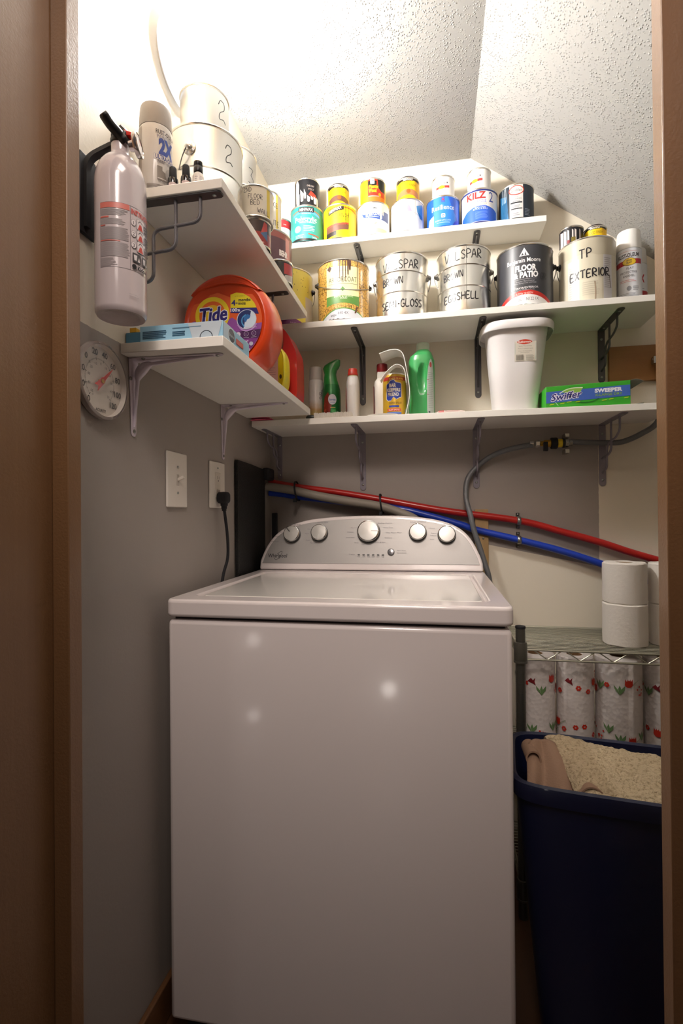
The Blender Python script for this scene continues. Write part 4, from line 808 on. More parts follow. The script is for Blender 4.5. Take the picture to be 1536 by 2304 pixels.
# ================================================================== THERMOMETER
t = thing('wall_thermometer', 'round dial thermometer with red pointer on the left wall, cut off by the door frame', 'thermometer', (XW, -0.1755, 1.3330)); t.scale = (1, .95, .95)
mt = Matrix.Rotation(pi / 2, 4, 'Y')
bm = new(); lathe(bm, [(.066, 0.0003), (.0705, .002), (.0715, .008), (.0690, .012), (.0665, .0135), (.0655, .0030), (.0001, .0022)], 72, mat=mt, cap0=True); obj('dial', bm, [M('#D9D0C6', .35)], t)
bm = new(); lathe(bm, [(.0668, .0136), (.0706, .0110), (.0722, .0060), (.0735, .0065), (.0720, .0130), (.0675, .0155)], 72, mat=mt, cap0=False, cap1=False); obj('bezel', bm, M('#B9ADA8', .08, coat=1, alpha=.55), t)
bm = new(); lathe(bm, [(.0670, .0152), (.055, .0185), (.030, .0210), (.0001, .0218)], 72, mat=mt, cap0=False); obj('lens', bm, M('#FFFFFF', .04, coat=1, alpha=.10), t)
d = Decal(lambda u, v, w: Vector((.0030 + w, u, v)), step=0)
tc_ = '#34302E'
for T in range(-60, 121, 2):
    a = radians(-45 + (120 - T) * 1.5); big = T % 20 == 0; r0, r1 = (.0385, .044) if big else ((.040, .043) if T % 10 == 0 else (.0405, .0425)); w_ = .0006 if big else .00035
    n_ = (-sin(a) * w_, cos(a) * w_); d.k -= 1; d.poly([(r0 * cos(a) + n_[0], r0 * sin(a) + n_[1]), (r1 * cos(a) + n_[0], r1 * sin(a) + n_[1]), (r1 * cos(a) - n_[0], r1 * sin(a) - n_[1]), (r0 * cos(a) - n_[0], r0 * sin(a) - n_[1])], tc_)
for T in range(-60, 121, 20):
    a = radians(-45 + (120 - T) * 1.5); d.text(str(T), .0545 * cos(a), .0545 * sin(a) - .0055, .0115, tc_, bold=.02)
for T in (-50, -40, -30, -20, -10, 0, 10, 20, 30, 40, 50):
    F = T * 1.8 + 32
    a = radians(-45 + (120 - F) * 1.5); d.text(str(T), .0335 * cos(a), .0335 * sin(a) - .0024, .005, tc_)
d.text('F', -.030, -.043, .005, tc_); d.text('F', .030, -.043, .005, tc_); d.text('C', -.022, -.031, .004, tc_); d.text('ACURITE', .0, -.0575, .0058, tc_, w=.030, bold=.02); d.k = 2
d.build('dial_print', t)
bm = new(); a = radians(44); ca, sa = cos(a), sin(a)
def nd(l, w_): return (l * ca - w_ * sa, l * sa + w_ * ca)
pts = [nd(.046, 0), nd(.030, .0022), (nd(.010, .0035)), nd(.004, .006), nd(-.006, .006), nd(-.022, .0085), nd(-.016, .0), nd(-.024, -.006), nd(-.006, -.006), nd(.004, -.006), nd(.010, -.0035), nd(.030, -.0022)]
prism(bm, pts, lambda u, v, w: Vector((.0075 + w, u, v)), 0, .0006); obj('pointer', bm, M('#C4231F', .35), t)
bm = new(); lathe(bm, [(.004, .0020), (.004, .0098), (.0001, .0102)], 20, mat=mt); obj('hub', bm, BRASS, t)

# ================================================================== WALL PLATES AND CORD
def plate(y0, y1, z0, z1, label, cat, name):
    t = thing(name, label, cat, (XW, (y0 + y1) / 2, (z0 + z1) / 2)); w, h = (y1 - y0) / 2, (z1 - z0) / 2
    bm = new(); prism(bm, rrect(-w, -h, w, h, .003, 4), lambda u, v, k: Vector((k, u, v)), .0002, .0055); obj('plate', bm, PLATEW, t, bevel=.0025, seg=3); return t
t = plate(.0500, .1410, 1.1110, 1.2380, 'white switch plate on the grey wall, left of the outlet', 'light switch', 'switch_plate')
bm = new(); box(bm, .0050, .0062, -.006, .006, -.013, .013); obj('switch_slot', bm, M('#C8C0B6', .4), t, bevel=.0006)
bm = new(); box(bm, 0, .016, -.004, .004, -.0035, .0035, mat=Matrix.Translation((.005, .002, .0)) @ Matrix.Rotation(radians(-24), 4, 'Y')); obj('toggle', bm, M('#E6DED2', .3), t, bevel=.0012)
scr((.0055, 0, .030), (1, 0, 0), t, ZINC, .003); scr((.0055, 0, -.030), (1, 0, 0), t, ZINC, .003)
t = plate(.2670, .3620, 1.1125, 1.2385, 'white outlet plate on the grey wall with a black plug in it', 'electrical outlet', 'outlet_plate')
bm = new(); box(bm, .0050, .0068, -.0165, .0165, -.034, .034); obj('receptacle', bm, M('#E2DACE', .35), t, bevel=.0012)
d = Decal(lambda u, v, w: Vector((.0069 + w, u, v)), step=0)
for v0 in (.018, -.018): d.rect(-.0065, v0 - .002, -.005, v0 + .006, '#2A2624'); d.rect(.005, v0 - .002, .0063, v0 + .005, '#2A2624'); d.ell(0, v0 - .007, .0022, .0022, '#2A2624', n=12)
d.build('slots', t); scr((.0055, 0, .046), (1, 0, 0), t, ZINC, .0028); scr((.0055, 0, -.046), (1, 0, 0), t, ZINC, .0028)
t = thing('power_cord', 'black power cord plugged into the left wall outlet, hanging behind the washer', 'cord', (-.0240, .3140, 1.1400))
bm = new(); loft(bm, [supring(0, 0, 0, 1, 1)] and [[Vector((x_, p.x, p.y)) for p in supring(0, 0, 0, a_, b_, 3.5, 20)] for x_, a_, b_ in ((.0, .012, .012), (.003, .015, .0155), (.016, .0155, .0165), (.026, .014, .0155), (.030, .010, .012))]); 
obj('plug', bm, BLACKM, t, bevel=.001)
bm = new(); loft(bm, [supring(.016, .0, z_, a_, a_, 2.5, 16) for z_, a_ in ((-.010, .010), (-.022, .0095), (-.0225, .0075), (-.030, .0073), (-.0305, .0060), (-.036, .0058))]); obj('strain_relief', bm, BLACKM, t)
bm = new(); tube(bm, smooth([(.016, 0, -.030), (.018, .001, -.050), (.020, .008, -.090), (.021, .012, -.130), (.020, .010, -.170), (.013, -.004, -.215), (.010, -.02, -.30), (.010, -.02, -.55), (.010, .0, -.85)], 8), .0042, 10); obj('cord', bm, BLACKM, t)

# ================================================================== BLACK PANEL IN THE CORNER
t = thing('black_mesh_panel', 'black woven panel leaning in the corner behind the washer', 'panel', (XW, .44, 0))
bm = new(); prism(bm, [(0, .0), (.245, .0), (.245, 1.245), (.23, 1.25), (.12, 1.2555), (0, 1.2585)], lambda u, v, w: Vector((.003 + w, u, v)), 0, .009); obj('sheet', bm, M('#0E0E0C', .55, bump=(400, .5, 'vor')), t, bevel=.001)
d = Decal(lambda u, v, w: Vector((.0122 + w, u, v)), step=0)
for k in range(70): d.k = 1; d.rect(.004, .93 + k * .0043, .007, .9315 + k * .0043, '#4E4C3C')
d.build('stitching', t)
bm = new(); box(bm, .004, .030, .235, .300, 1.214, 1.256); obj('corner_flap', bm, BLACKM, t, bevel=.008, seg=3)
bm = new(); box(bm, .022, .040, .285, .300, .60, 1.10); tag(obj('black_strap', bm, BLACKM, bevel=.003, loc=(XW, .44, 0)), 'black strap hanging beside the black panel behind the console', 'strap')

# ================================================================== PIPES AND HOSES
def pipe(name, pts, r, m, label, cat='pipe', seg=16):
    bm = new(); tube(bm, smooth(pts, 8), r, seg); o = obj(name, bm, m); return tag(o, label, cat)
pipe('water_pipe', [(-0.028, 0.757, 1.2115), (0.0098, 0.757, 1.2036), (0.0903, 0.757, 1.1893), (0.216, 0.757, 1.1713), (0.3692, 0.757, 1.1441), (0.5902, 0.757, 1.1019), (0.8291, 0.757, 1.0666), (0.9594, 0.757, 1.0304), (1.0754, 0.757, 0.996), (1.1665, 0.757, 0.9638), (1.2596, 0.757, 0.935), (1.3445, 0.757, 0.9109), (1.5, .757, .86)], .0115, M('#B3201C', .3, coat=.2), 'red plastic water pipe running along the back wall')
pipe('water_pipe', [(-0.028, 0.757, 1.1720), (0.0254, 0.757, 1.1667), (0.0633, 0.757, 1.1597), (0.2232, 0.757, 1.1385), (0.4316, 0.757, 1.1107), (0.5264, 0.757, 1.0885), (0.641, 0.757, 1.0551), (0.6915, 0.757, 1.037), (0.8287, 0.757, 1.0029), (0.9592, 0.757, 0.9675), (1.0884, 0.757, 0.9234), (1.2062, 0.757, 0.8797), (1.3196, 0.757, 0.8358), (1.5, .757, .77)], .0115, M('#1E3FB0', .3, coat=.2), 'blue plastic water pipe below the red one on the back wall')
pipe('drain_hose', [(-0.028, 0.722, 1.1945), (0.0656, 0.727, 1.1789), (0.1599, 0.727, 1.1572), (0.2819, 0.727, 1.1346), (0.3721, 0.727, 1.1191), (0.4396, 0.727, 1.0973), (0.4944, 0.727, 1.0714), (0.5307, 0.727, 1.0265), (0.5445, 0.727, 0.9376), (.546, .727, .80)], .0148, M('#8A8277', .55), 'thick grey drain hose tied to the pipes behind the washer', 'hose')
for (x, z, s, lab) in ((0.080, 1.176, .10, 'black zip tie around the hoses near the corner'), (0.3785, 1.127, .12, 'black zip tie around the hoses above the washer console')):
    bm = new(); c = Vector((x, .741, z)); a = radians(-8)
    ring = [c + Vector((sin(a) * .032 * sin(q) , .031 * cos(q), .034 * sin(q))) for q in [2 * pi * i / 28 for i in range(28)]]
    bm2 = bm; rr_ = ring
    vo = []
    for i in range(28):
        p = rr_[i]; vo.append([bm.verts.new(p + Vector((dx, 0, 0)) + (p - c).normalized() * dr) for dx, dr in ((-.003, 0), (.003, 0), (.003, .0014), (-.003, .0014))])
    for i in range(28):
        A, B = vo[i], vo[(i + 1) % 28]
        for k in range(4): bm.faces.new((A[k], A[(k + 1) % 4], B[(k + 1) % 4], B[k]))
    box(bm, x - .005, x + .005, .706, .716, z - .040, z - .026)
    tag(obj('zip_tie', bm, BLACKM), lab, 'zip tie')
def clampp(x, z, label):
    t = thing('pipe_clamp', label, 'clamp', (x, YB, z)); bm = new(); rings = []
    path = [(.0, -.026)] + [(-.023 - .0125 * sin(q), .0125 * -cos(q)) for q in [pi * i / 12 for i in range(13)]] + [(.0, .026)]
    path = [(-.001, -.026), (-.001, -.014), (-.014, -.0135)] + [(-.023 - .0138 * sin(q), -.0138 * cos(q)) for q in [pi * i / 12 for i in range(13)]] + [(-.014, .0135), (-.001, .014), (-.001, .026)]
    for s in range(len(path) - 1):
        (a, b), (c_, e_) = path[s], path[s + 1]
        fs = [bm.verts.new((dx, y_, z_)) for dx, y_, z_ in ((-.006, a, b), (.006, a, b), (.006, c_, e_), (-.006, c_, e_))]; bm.faces.new(fs)
    o = obj('strap', bm, ZINC, t); md = o.modifiers.new('solid', 'SOLIDIFY'); md.thickness = .0012
    scr((0, -.0022, .021), (0, -1, 0), t, ZINC, .0032); scr((0, -.0022, -.021), (0, -1, 0), t, ZINC, .0032)
clampp(.829, 1.0665, 'steel clamp holding the red pipe'); clampp(.829, 1.0028, 'steel clamp holding the blue pipe')
bm = new(); box(bm, .690, .733, .7625, YB - .0003, .86, 1.105); tag(obj('wood_batten', bm, wood_mat('pine', '#A98A5C', '#B99A6C', .6, 30, 2, 0), bevel=.001), 'small bare wood batten on the back wall behind the console', 'wood strip')
bm = new(); screw(bm, (.716, .7622, 1.008), (0, -1, 0), .0032); tag(obj('screw', bm, ZINC), 'loose-looking screw in the small wood batten', 'screw')
# supply hose with valve
BRAID = bpy.data.materials.new('braided_hose'); BRAID.use_nodes = True; nt = BRAID.node_tree; b = nt.nodes['Principled BSDF']; b.inputs['Base Color'].default_value = srgb('#77797C'); b.inputs['Roughness'].default_value = .45; b.inputs['Metallic'].default_value = .35
tc = N(nt, 'ShaderNodeTexCoord'); v1 = N(nt, 'ShaderNodeTexVoronoi'); v1.inputs['Scale'].default_value = 420; nt.links.new(tc.outputs['Object'], v1.inputs['Vector']); bp = N(nt, 'ShaderNodeBump'); bp.inputs['Strength'].default_value = .5; bp.inputs['Distance'].default_value = .001; nt.links.new(v1.outputs['Distance'], bp.inputs['Height']); nt.links.new(bp.outputs[0], b.inputs['Normal'])
t = thing('supply_hose', 'grey braided supply hose with brass shutoff valve curving down to the washer', 'hose', (.93, .74, 1.315))
off = Vector((-.93, -.74, -1.315)); sh = lambda L: [Vector(p) + off for p in L]
bm = new(); tube(bm, smooth(sh([(0.872, 0.740, 1.3125), (0.8593, 0.738, 1.3116), (0.7994, 0.732, 1.3), (0.7478, 0.745, 1.2828), (0.7000, 0.754, 1.2493), (0.6661, 0.745, 1.2062), (0.6588, 0.728, 1.1449), (0.672, 0.716, 1.0862), (0.6834, 0.716, 1.0351), (0.7025, 0.716, 0.9739), (0.7189, 0.716, 0.9187), (0.7283, 0.716, 0.8826), (0.7373, 0.72, 0.8089), (.74, .72, .70)]), 8), .0088, 16); obj('lower_hose', bm, BRAID, t)
bm = new(); tube(bm, smooth(sh([(0.986, 0.740, 1.319), (1.0416, 0.738, 1.3146), (1.0874, 0.738, 1.3116), (1.1392, 0.736, 1.313), (1.1957, 0.736, 1.337), (1.240, 0.736, 1.371), (1.2530, 0.736, 1.4392), (1.2560, 0.736, 1.508), (1.2580, 0.738, 1.540)]), 8), .0086, 16); obj('upper_hose', bm, BRAID, t)
ax = Matrix.Rotation(pi / 2, 4, 'Y')
def fit(bm, prof, x0, seg=24, dz=0):
    rings = []; lathe(bm, prof, seg, mat=Matrix.Translation(Vector((x0, .74, 1.3155 + dz)) + off) @ ax)
bm = new(); fit(bm, [(.0095, 0), (.0098, .002), (.0098, .012), (.0090, .013)], .862); fit(bm, [(.0125, .0), (.0125, .012), (.0100, .014)], .8805, 6); obj('hose_nut', bm, M('#C9C9C6', .25, 1), t, bevel=.0008)
bm = new(); fit(bm, [(.0085, 0), (.0085, .012), (.0120, .014), (.0120, .034), (.0095, .036)], .893); obj('valve_body', bm, BRASS, t)
bm = new(); fit(bm, [(.0175, 0), (.0185, .003), (.0185, .017), (.0170, .020)], .927); box(bm, -.029, -.017, -.032, -.014, -.026, .002); tube(bm, [(-.023, -.022, .0), (-.022, -.024, -.014), (-.021, -.024, -.027)], [.0055, .0050, .0042], 12); obj('valve_handle', bm, BLACKM, t, bevel=.001)
bm = new(); fit(bm, [(.0130, 0), (.0138, .003), (.0138, .012), (.0130, .015)], .947); obj('yellow_collar', bm, M('#E0C21E', .35), t)
bm = new(); fit(bm, [(.0160, 0), (.0160, .007)], .962); obj('washer_ring', bm, BLACK, t)
bm = new(); fit(bm, [(.0150, 0), (.0150, .011), (.0110, .013), (.0105, .024)], .969, 8); box(bm, .038, .052, -.012, .030, .018, .030); box(bm, .038, .052, -.012, .030, -.034, -.020); obj('coupling', bm, M('#B9BBB8', .25, 1), t, bevel=.0015)
bm = new(); tube(bm, sh([(1.2580, 0.738, 1.536), (1.2585, .738, 1.560)]), .0125, 6); tube(bm, sh([(1.2585, .738, 1.560), (1.25, .742, 1.572), (1.235, .750, 1.566)]), .0090, 10); box(bm, .302, .322, -.004, .016, .240, .262); obj('end_fitting', bm, M('#B9BBB8', .25, 1), t, bevel=.001)
bm = new(); box(bm, 1.1120, 1.42, .762, YB - .0003, 1.509, 1.621); tag(obj('wood_board', bm, wood_mat('plywood', '#8E5F30', '#A0703A', .5, 2, 40, .1), bevel=.001), 'brown wood board on the back wall behind the sweeper box', 'board')

# ================================================================== BOTTOM SHELF ITEMS
def loft_obj(name, rings, m, parent, sub=0, caps=True, loc=None):
    bm = new(); loft(bm, rings, 0, caps, caps); return obj(name, bm, m, parent, sub=sub)
def bottle_rings(prof, n=2.4, seg=40, c=(0, 0)):
    """prof: (z, sx, sy[, cx])"""
    return [supring(c[0] + (p[3] if len(p) > 3 else 0), c[1], p[0], p[1], p[2], p[4] if len(p) > 4 else n, seg) for p in prof]
# aerosol
t = thing('aerosol_can', 'slim white air freshener can with green base, left of the green sprayer', 'aerosol', (.1660, .680, ZB))
AER = bpy.data.materials.new('aerosol_print'); AER.use_nodes = True; nt = AER.node_tree; b = nt.nodes['Principled BSDF']; b.inputs['Roughness'].default_value = .3
tc = N(nt, 'ShaderNodeTexCoord'); sp = N(nt, 'ShaderNodeSeparateXYZ'); nt.links.new(tc.outputs['Object'], sp.inputs[0]); nz = N(nt, 'ShaderNodeTexNoise'); nz.inputs['Scale'].default_value = 60; nt.links.new(tc.outputs['Object'], nz.inputs['Vector'])
ad = N(nt, 'ShaderNodeMath', operation='MULTIPLY_ADD'); nt.links.new(nz.outputs['Fac'], ad.inputs[0]); ad.inputs[1].default_value = .03; nt.links.new(sp.outputs['Z'], ad.inputs[2])
mr = N(nt, 'ShaderNodeMapRange'); mr.inputs['From Min'].default_value = .015; mr.inputs['From Max'].default_value = .095; nt.links.new(ad.outputs[0], mr.inputs['Value'])
cr = N(nt, 'ShaderNodeValToRGB'); cr.color_ramp.elements[0].color = srgb('#3E4A1E'); cr.color_ramp.elements[1].color = srgb('#D2CCC8'); e = cr.color_ramp.elements.new(.3); e.color = srgb('#8A8A48'); e = cr.color_ramp.elements.new(.6); e.color = srgb('#B48E60')
nt.links.new(mr.outputs[0], cr.inputs['Fac']); nt.links.new(cr.outputs[0], b.inputs['Base Color'])
bm = new(); lathe(bm, [(.023, 0), (.0248, .002), (.0248, .140), (.0240, .146), (.022, .150)], 40); obj('body', bm, AER, t)
bm = new(); lathe(bm, [(.0222, .149), (.0226, .151), (.0218, .188), (.0200, .193), (.012, .1955), (.0001, .196)], 40, cap0=False); obj('cap', bm, M('#C4BEBA', .35), t)
d = Decal(cyl_map(.0248, face_to_cam(.166, .68)), step=.002); d.hand('gl', .010, .093, .020, .0012, '#2A2A30', adv=.6); d.build('label', t)
# green air freshener
t = thing('air_freshener', 'green trigger-top air freshener with white oval label', 'air freshener', (.2205, .672, ZB))
GR = M('#1F7A2E', .3, coat=.3)
loft_obj('body', bottle_rings([(0, .027, .027), (.003, .031, .031), (.09, .0312, .0312), (.112, .030, .030), (.128, .0265, .0265)], 2), M('#17612A', .28, .3), t)
loft_obj('nozzle', bottle_rings([(.126, .0262, .026), (.150, .0220, .0215, -.003), (.165, .0195, .019, -.003), (.178, .0225, .018, -.003), (.186, .0270, .017, -.001), (.196, .0265, .016, .004), (.205, .0190, .014, .012), (.2120, .010, .011, .021), (.2135, .005, .006, .024)], 2.2), GR, t)
d = Decal(cyl_map(.0312, face_to_cam(.2205, .672)), step=.003); d.poly([(-.035, .0), (-.006, .0), (-.006, .03), (.004, .07), (-.012, .1), (-.025, .085), (-.03, .05)], '#7C2618'); d.poly([(.006, .018), (.016, .022), (.014, .034), (.004, .036)], '#B85A28')
for k in range(14): d.ell(random.uniform(-.028, -.006), random.uniform(.01, .08), .003, .004, random.choice(['#9A3A1E', '#5E1C14', '#B0502A']), n=8, keep=True)
d.rect(-.002, .003, .014, .045, '#2F8A3C'); d.ell(.003, .076, .0148, .0185, '#1D4F28'); d.ell(.003, .076, .0140, .0175, '#C9C4CC'); d.text('febreze', .003, .072, .0075, '#4A62A0', w=.022, bold=.02); d.lines(-.004, .012, .065, .069, 1, '#8E9AB8'); d.rect(-.004, .048, .013, .0505, '#C9B060'); d.lines(.003, .022, .022, .042, 4, '#7CB884', fill=.25); d.build('label', t)
# stain bottle
t = thing('stain_bottle', 'white squeeze bottle with orange-red cap in front of the green sprayer', 'bottle', (.2975, .648, ZB))
loft_obj('body', bottle_rings([(0, .018, .026), (.003, .020, .029), (.11, .0205, .029), (.128, .0200, .025), (.138, .0185, .0185), (.146, .0170, .0170)], 2.6), M('#DAD6D2', .35), t)
bm = new(); lathe(bm, [(.0172, .1385), (.0172, .146), (.0160, .149), (.0150, .151)], 32); obj('collar', bm, M('#B7A878', .4), t)
bm = new(); lathe(bm, [(.0168, .150), (.0172, .152), (.0172, .155), (.0155, .158), (.0150, .170), (.0142, .172), (.0001, .1722)], 32, cap0=False); obj('cap', bm, M('#B8301E', .4), t)
bm = new(); prism(bm, [(-.028 + .020 * cos(a) * .0 + .0165 * cos(a), .066 + .052 * sin(a)) for a in [2 * pi * i / 28 for i in range(28)]], lambda u, v, w: Vector((-.0200 - w, u + .028, v)), 0, .0012); obj('side_label', bm, M('#B5401F', .4), t)
bm = new(); prism(bm, [(.0125 * cos(a), .060 + .040 * sin(a)) for a in [2 * pi * i / 24 for i in range(24)]], lambda u, v, w: Vector((-.0213 - w, u, v)), 0, .0006); obj('label_centre', bm, M('#24463E', .4), t)
# brush
t = thing('scrub_brush', 'white bristled scrub brush lying at the left of the lowest shelf', 'brush', (.240, .600, ZB))
bm = new(); box(bm, -.062, .060, -.011, .016, .000, .005); obj('brush_block', bm, M('#D8D2C8', .5), t, bevel=.002)
bm = new(); loft(bm, [[Vector((x_, p.x, .010 + p.y)) for p in supring(0, 0, 0, a_, b_, 2.2, 16)] for x_, a_, b_ in ((-.060, .010, .008), (-.070, .012, .009), (-.082, .011, .008), (-.088, .006, .004))]); obj('handle', bm, M('#22241E', .4), t)
bm = new()
for i in range(800):
    x = random.uniform(-.060, .062); y = random.uniform(-.012, .014); a = random.uniform(-.25, .25) + x * 3; l = random.uniform(.012, .018)
    tube(bm, [(x, y, .005), (x + a * .004, y - .001 - random.random() * .003, .005 + l)], [.0012, .0010], 4)
o = obj('bristles', bm, M('#E2DCD2', .6), t); o['kind'] = 'stuff'
# white bottle, red cap
t = thing('cleaner_bottle', 'cream plastic bottle with dark red cap beside the gold cleanser can', 'bottle', (.3895, .690, ZB))
loft_obj('body', bottle_rings([(0, .023, .030), (.003, .0255, .033), (.125, .0255, .033), (.136, .0235, .028), (.146, .0165, .0165), (.168, .0160, .0160)], 3), M('#D9D2C6', .35), t)
bm = new(); lathe(bm, [(.0175, .166), (.0180, .168), (.0180, .190), (.0170, .1935), (.0001, .194)], 32, cap0=False); obj('cap', bm, M('#7E1418', .35), t)
bm = new(); prism(bm, rrect(-.026, .012, .026, .118, .006, 3), lambda u, v, w: Vector((-.0256 - w, u, v)), 0, .0006); obj('side_label', bm, M('#8E1E20', .4), t)
# gold cleanser can
t = thing('cleanser_can', 'gold and blue powder cleanser can under the curved white plastic', 'cleanser', (.4335, .650, ZB))
bm = new(); lathe(bm, [(.0365, 0), (.0378, .001), (.0380, .003), (.0380, .136), (.0365, .140)], 56); obj('body', bm, M('#CBA22E', .3, .25), t)
bm = new(); lathe(bm, [(.0372, .1385), (.0366, .141), (.0340, .1435), (.0001, .1445)], 56, cap0=False); obj('lid', bm, M('#CFC6B4', .4), t)
d = Decal(cyl_map(.0380, face_to_cam(.4335, .65) + .05), step=.003); d.rect(-.045, .120, .045, .131, '#B0352A'); d.text('BONUS 15% MORE', .004, .122, .006, '#E9C84A', w=.048, bold=.03)
sh_ = [(-.030, .060), (-.030, .108), (-.022, .112), (-.016, .120), (-.004, .122), (.002, .114), (.018, .112), (.021, .108), (.021, .066), (.014, .064), (.004, .058), (-.006, .066), (-.014, .054), (-.024, .054)]
d.poly(sh_, '#D9D4CC'); d.poly([((u + .004) * .94 - .004, (v - .088) * .95 + .088) for u, v in sh_], '#2B3F96'); d.text('BAR', -.008, .098, .0115, '#D8D2C2', w=.022, bold=.04); d.text('KEEPERS', -.005, .084, .0105, '#D8D2C2', w=.043, bold=.04); d.text('FRIEND', -.006, .070, .0105, '#D8D2C2', w=.036, bold=.04)
d.text('CLEANSER & POLISH', .0, .045, .006, '#2A2620', w=.040); d.rect(-.02, .034, .012, .040, '#2B3F96'); d.rect(-.026, .022, .018, .030, '#C94A38'); d.text('RUST SPOTS', -.004, .0235, .005, '#EDE4D8', w=.034); d.rect(-.028, .012, .02, .019, '#5E76B8'); d.lines(-.026, .016, .004, .010, 1, '#D08A5A', jag=0); d.rect(.036, .004, .05, .03, '#C9C4CC'); d.build('label', t)
# curved white plastic
def ribbon(bm, pts, y0, y1, th, yf=None):
    P = smooth([(a, 0, b) for a, b in pts], 8); L = []
    for i, p in enumerate(P):
        q = P[min(i + 1, len(P) - 1)] - P[max(i - 1, 0)]; q.normalize(); nn = Vector((q.z, 0, -q.x)) * th; L.append((p, p + nn))
    Y1 = [yf(i / len(L)) if yf else y1 for i in range(len(L))]
    rings = [[Vector((a.x, y0, a.z)), Vector((a.x, Y1[i], a.z)), Vector((b_.x, Y1[i], b_.z)), Vector((b_.x, y0, b_.z))] for i, (a, b_) in enumerate(L)]; loft(bm, rings)
t = thing('plastic_scoop', 'curved white plastic sheet arched over the gold cleanser can', 'plastic holder', (.44, .690, ZB))
bm = new(); ribbon(bm, [(-.048, .197), (-.018, .2055), (.008, .2055), (.0265, .190), (.0375, .140), (.046, .070), (.034, .003)], -.112, -.02, .0022, lambda q: -.012 - .050 * min(1, q * 1.7)); obj('outer_sheet', bm, GLOSSW, t)
bm = new(); ribbon(bm, [(-.046, .112), (-.028, .136), (-.002, .1575), (.018, .156), (.031, .140), (.036, .100)], -.114, -.082, .0020); obj('inner_sheet', bm, GLOSSW, t)
bm = new(); lathe(bm, [(.0001, .001), (.034, .0), (.046, .0045), (.0475, .006), (.046, .0062), (.034, .003), (.0001, .0025)], 40, sy=.55, cap0=False, cap1=False); tag(obj('spoon_rest', bm, GLOSSW, loc=(.400, .588, ZB)), 'flat white dish at the shelf edge below the gold cleanser can', 'dish')
# green cleaner bottle
t = thing('cleaner_bottle', 'large translucent green cleaner bottle with finger grip and white side label', 'bottle', (.5200, .660, ZB))
prof = [(0, .037, .034), (.003, .0405, .037), (.05, .0405, .0375), (.10, .0415, .038), (.15, .042, .038), (.185, .041, .037), (.200, .036, .034), (.210, .0285, .028, .004), (.218, .0220, .022, .005), (.222, .0170, .017, .005)]
P = []
for i in range(len(prof) - 1):
    a, b_ = prof[i], prof[i + 1]; a = a + (0,) * (4 - len(a)); b_ = b_ + (0,) * (4 - len(b_))
    for k in range(8): s_ = k / 8; P.append(tuple(a[j] * (1 - s_) + b_[j] * s_ for j in range(4)))
P.append(prof[-1])
rings = bottle_rings(P, 2.5, 72)
for rg in rings:
    for p in rg:
        if p.y < 0:
            u = (p.x - .004) / .016; v = (p.z - .125) / .047; q = u * u + v * v
            if q < 1: p.y += .015 * (1 - q) ** .7
GRB = M('#3F9F58', .3, coat=.4); loft_obj('body', rings, GRB, t)
bm = new(); lathe(bm, [(.0200, .219), (.0208, .221), (.0208, .240), (.0195, .243), (.0001, .2435)], 32, c=(.005, 0, 0), cap0=False); obj('cap', bm, M('#B5C9B4', .4), t)
def gmap(u, v, w):
    a = radians(-60) + u / .038; c, s_ = cos(a), sin(a); n_ = 2.5; p = Vector((.0415 * math.copysign(abs(c) ** (2 / n_), c), .0377 * math.copysign(abs(s_) ** (2 / n_), s_), v)); return p + Vector((c, s_, 0)) * (w + .0003)
d = Decal(gmap, step=.002); d.poly([(-.004, .006), (-.007, .022), (-.007, .120), (-.003, .158), (.002, .178), (.008, .186), (.014, .176), (.019, .150), (.021, .110), (.021, .012), (.016, .005), (.004, .003)], '#B4BCB4')
d.ell(.006, .166, .0045, .0085, '#A8443E'); d.lines(-.003, .016, .030, .145, 20, '#97A098', fill=.3, jag=.15); d.rect(-.008, .118, -.001, .1195, '#8A2A26'); d.rect(-.008, .072, -.001, .0735, '#8A2A26'); d.rect(-.003, .014, .003, .019, '#3A4A46'); d.build('label', t)
# packet
bm = new(); loft(bm, [[Vector((x_, .0 + p.x, .006 + p.y)) for p in supring(0, 0, 0, .026, h_, 2.4, 20)] for x_, h_ in ((-.042, .001), (-.034, .005), (-.01, .006), (.015, .0055), (.034, .004), (.042, .001))])
pk = obj('sachet', bm, M('#E2CFC8', .35), loc=(.6080, .6050, ZB)); tag(pk, 'flat pink and white packet lying between the green bottle and white bin', 'packet')
d = Decal(lambda u, v, w: Vector((u, -.0255 - w, v)), step=0); d.rect(-.036, .003, -.020, .010, '#C9605E'); d.lines(-.016, .03, .003, .010, 3, '#C98A86', fill=.4); d.build('print', pk)
# folded pink cloth at the left end
bm = new(); ribbon(bm, [(-.010, .0075), (.020, .0085), (.048, .0070), (.056, .0045), (.048, .0018), (.020, .0022), (-.012, .0005)], .0, .040, .0012)
tag(obj('pink_cloth', bm, M('#D65A78', .85), loc=(-.008, .549, ZB)), 'folded pink cloth at the left corner of the lowest shelf', 'cloth')

# ---- white waste bin
t = thing('waste_bin', 'white plastic waste bin standing on the lowest shelf', 'waste bin', (.8040, .662, ZB)); BINW = M('#E8E3E2', .4, coat=.15)
def bring(z, s, n=3.2): return supring(.006 * z / .27, 0, z, .0625 + (.0285 * z / .27) + s, .0560 + (.0285 * z / .27) + s * .75, n, 56)
bm = new(); out = [bring(0, -.006), bring(.002, -.002), bring(.008, 0), bring(.010, .001), bring(.14, .001), bring(.262, .001), bring(.266, .004), bring(.2695, .009), bring(.268, .015), bring(.262, .0185), bring(.244, .0195), bring(.242, .018), bring(.258, .0165), bring(.264, .011), bring(.262, .003), bring(.255, -.001), bring(.14, -.002), bring(.010, -.003)]
loft(bm, out, 0, True, True); obj('bin', bm, BINW, t)
d = Decal(lambda u, v, w: Vector((.002 + u, -.0565 - .0285 * v / .27 - w - .0008 + 1.2 * u * u, v)), step=.004)
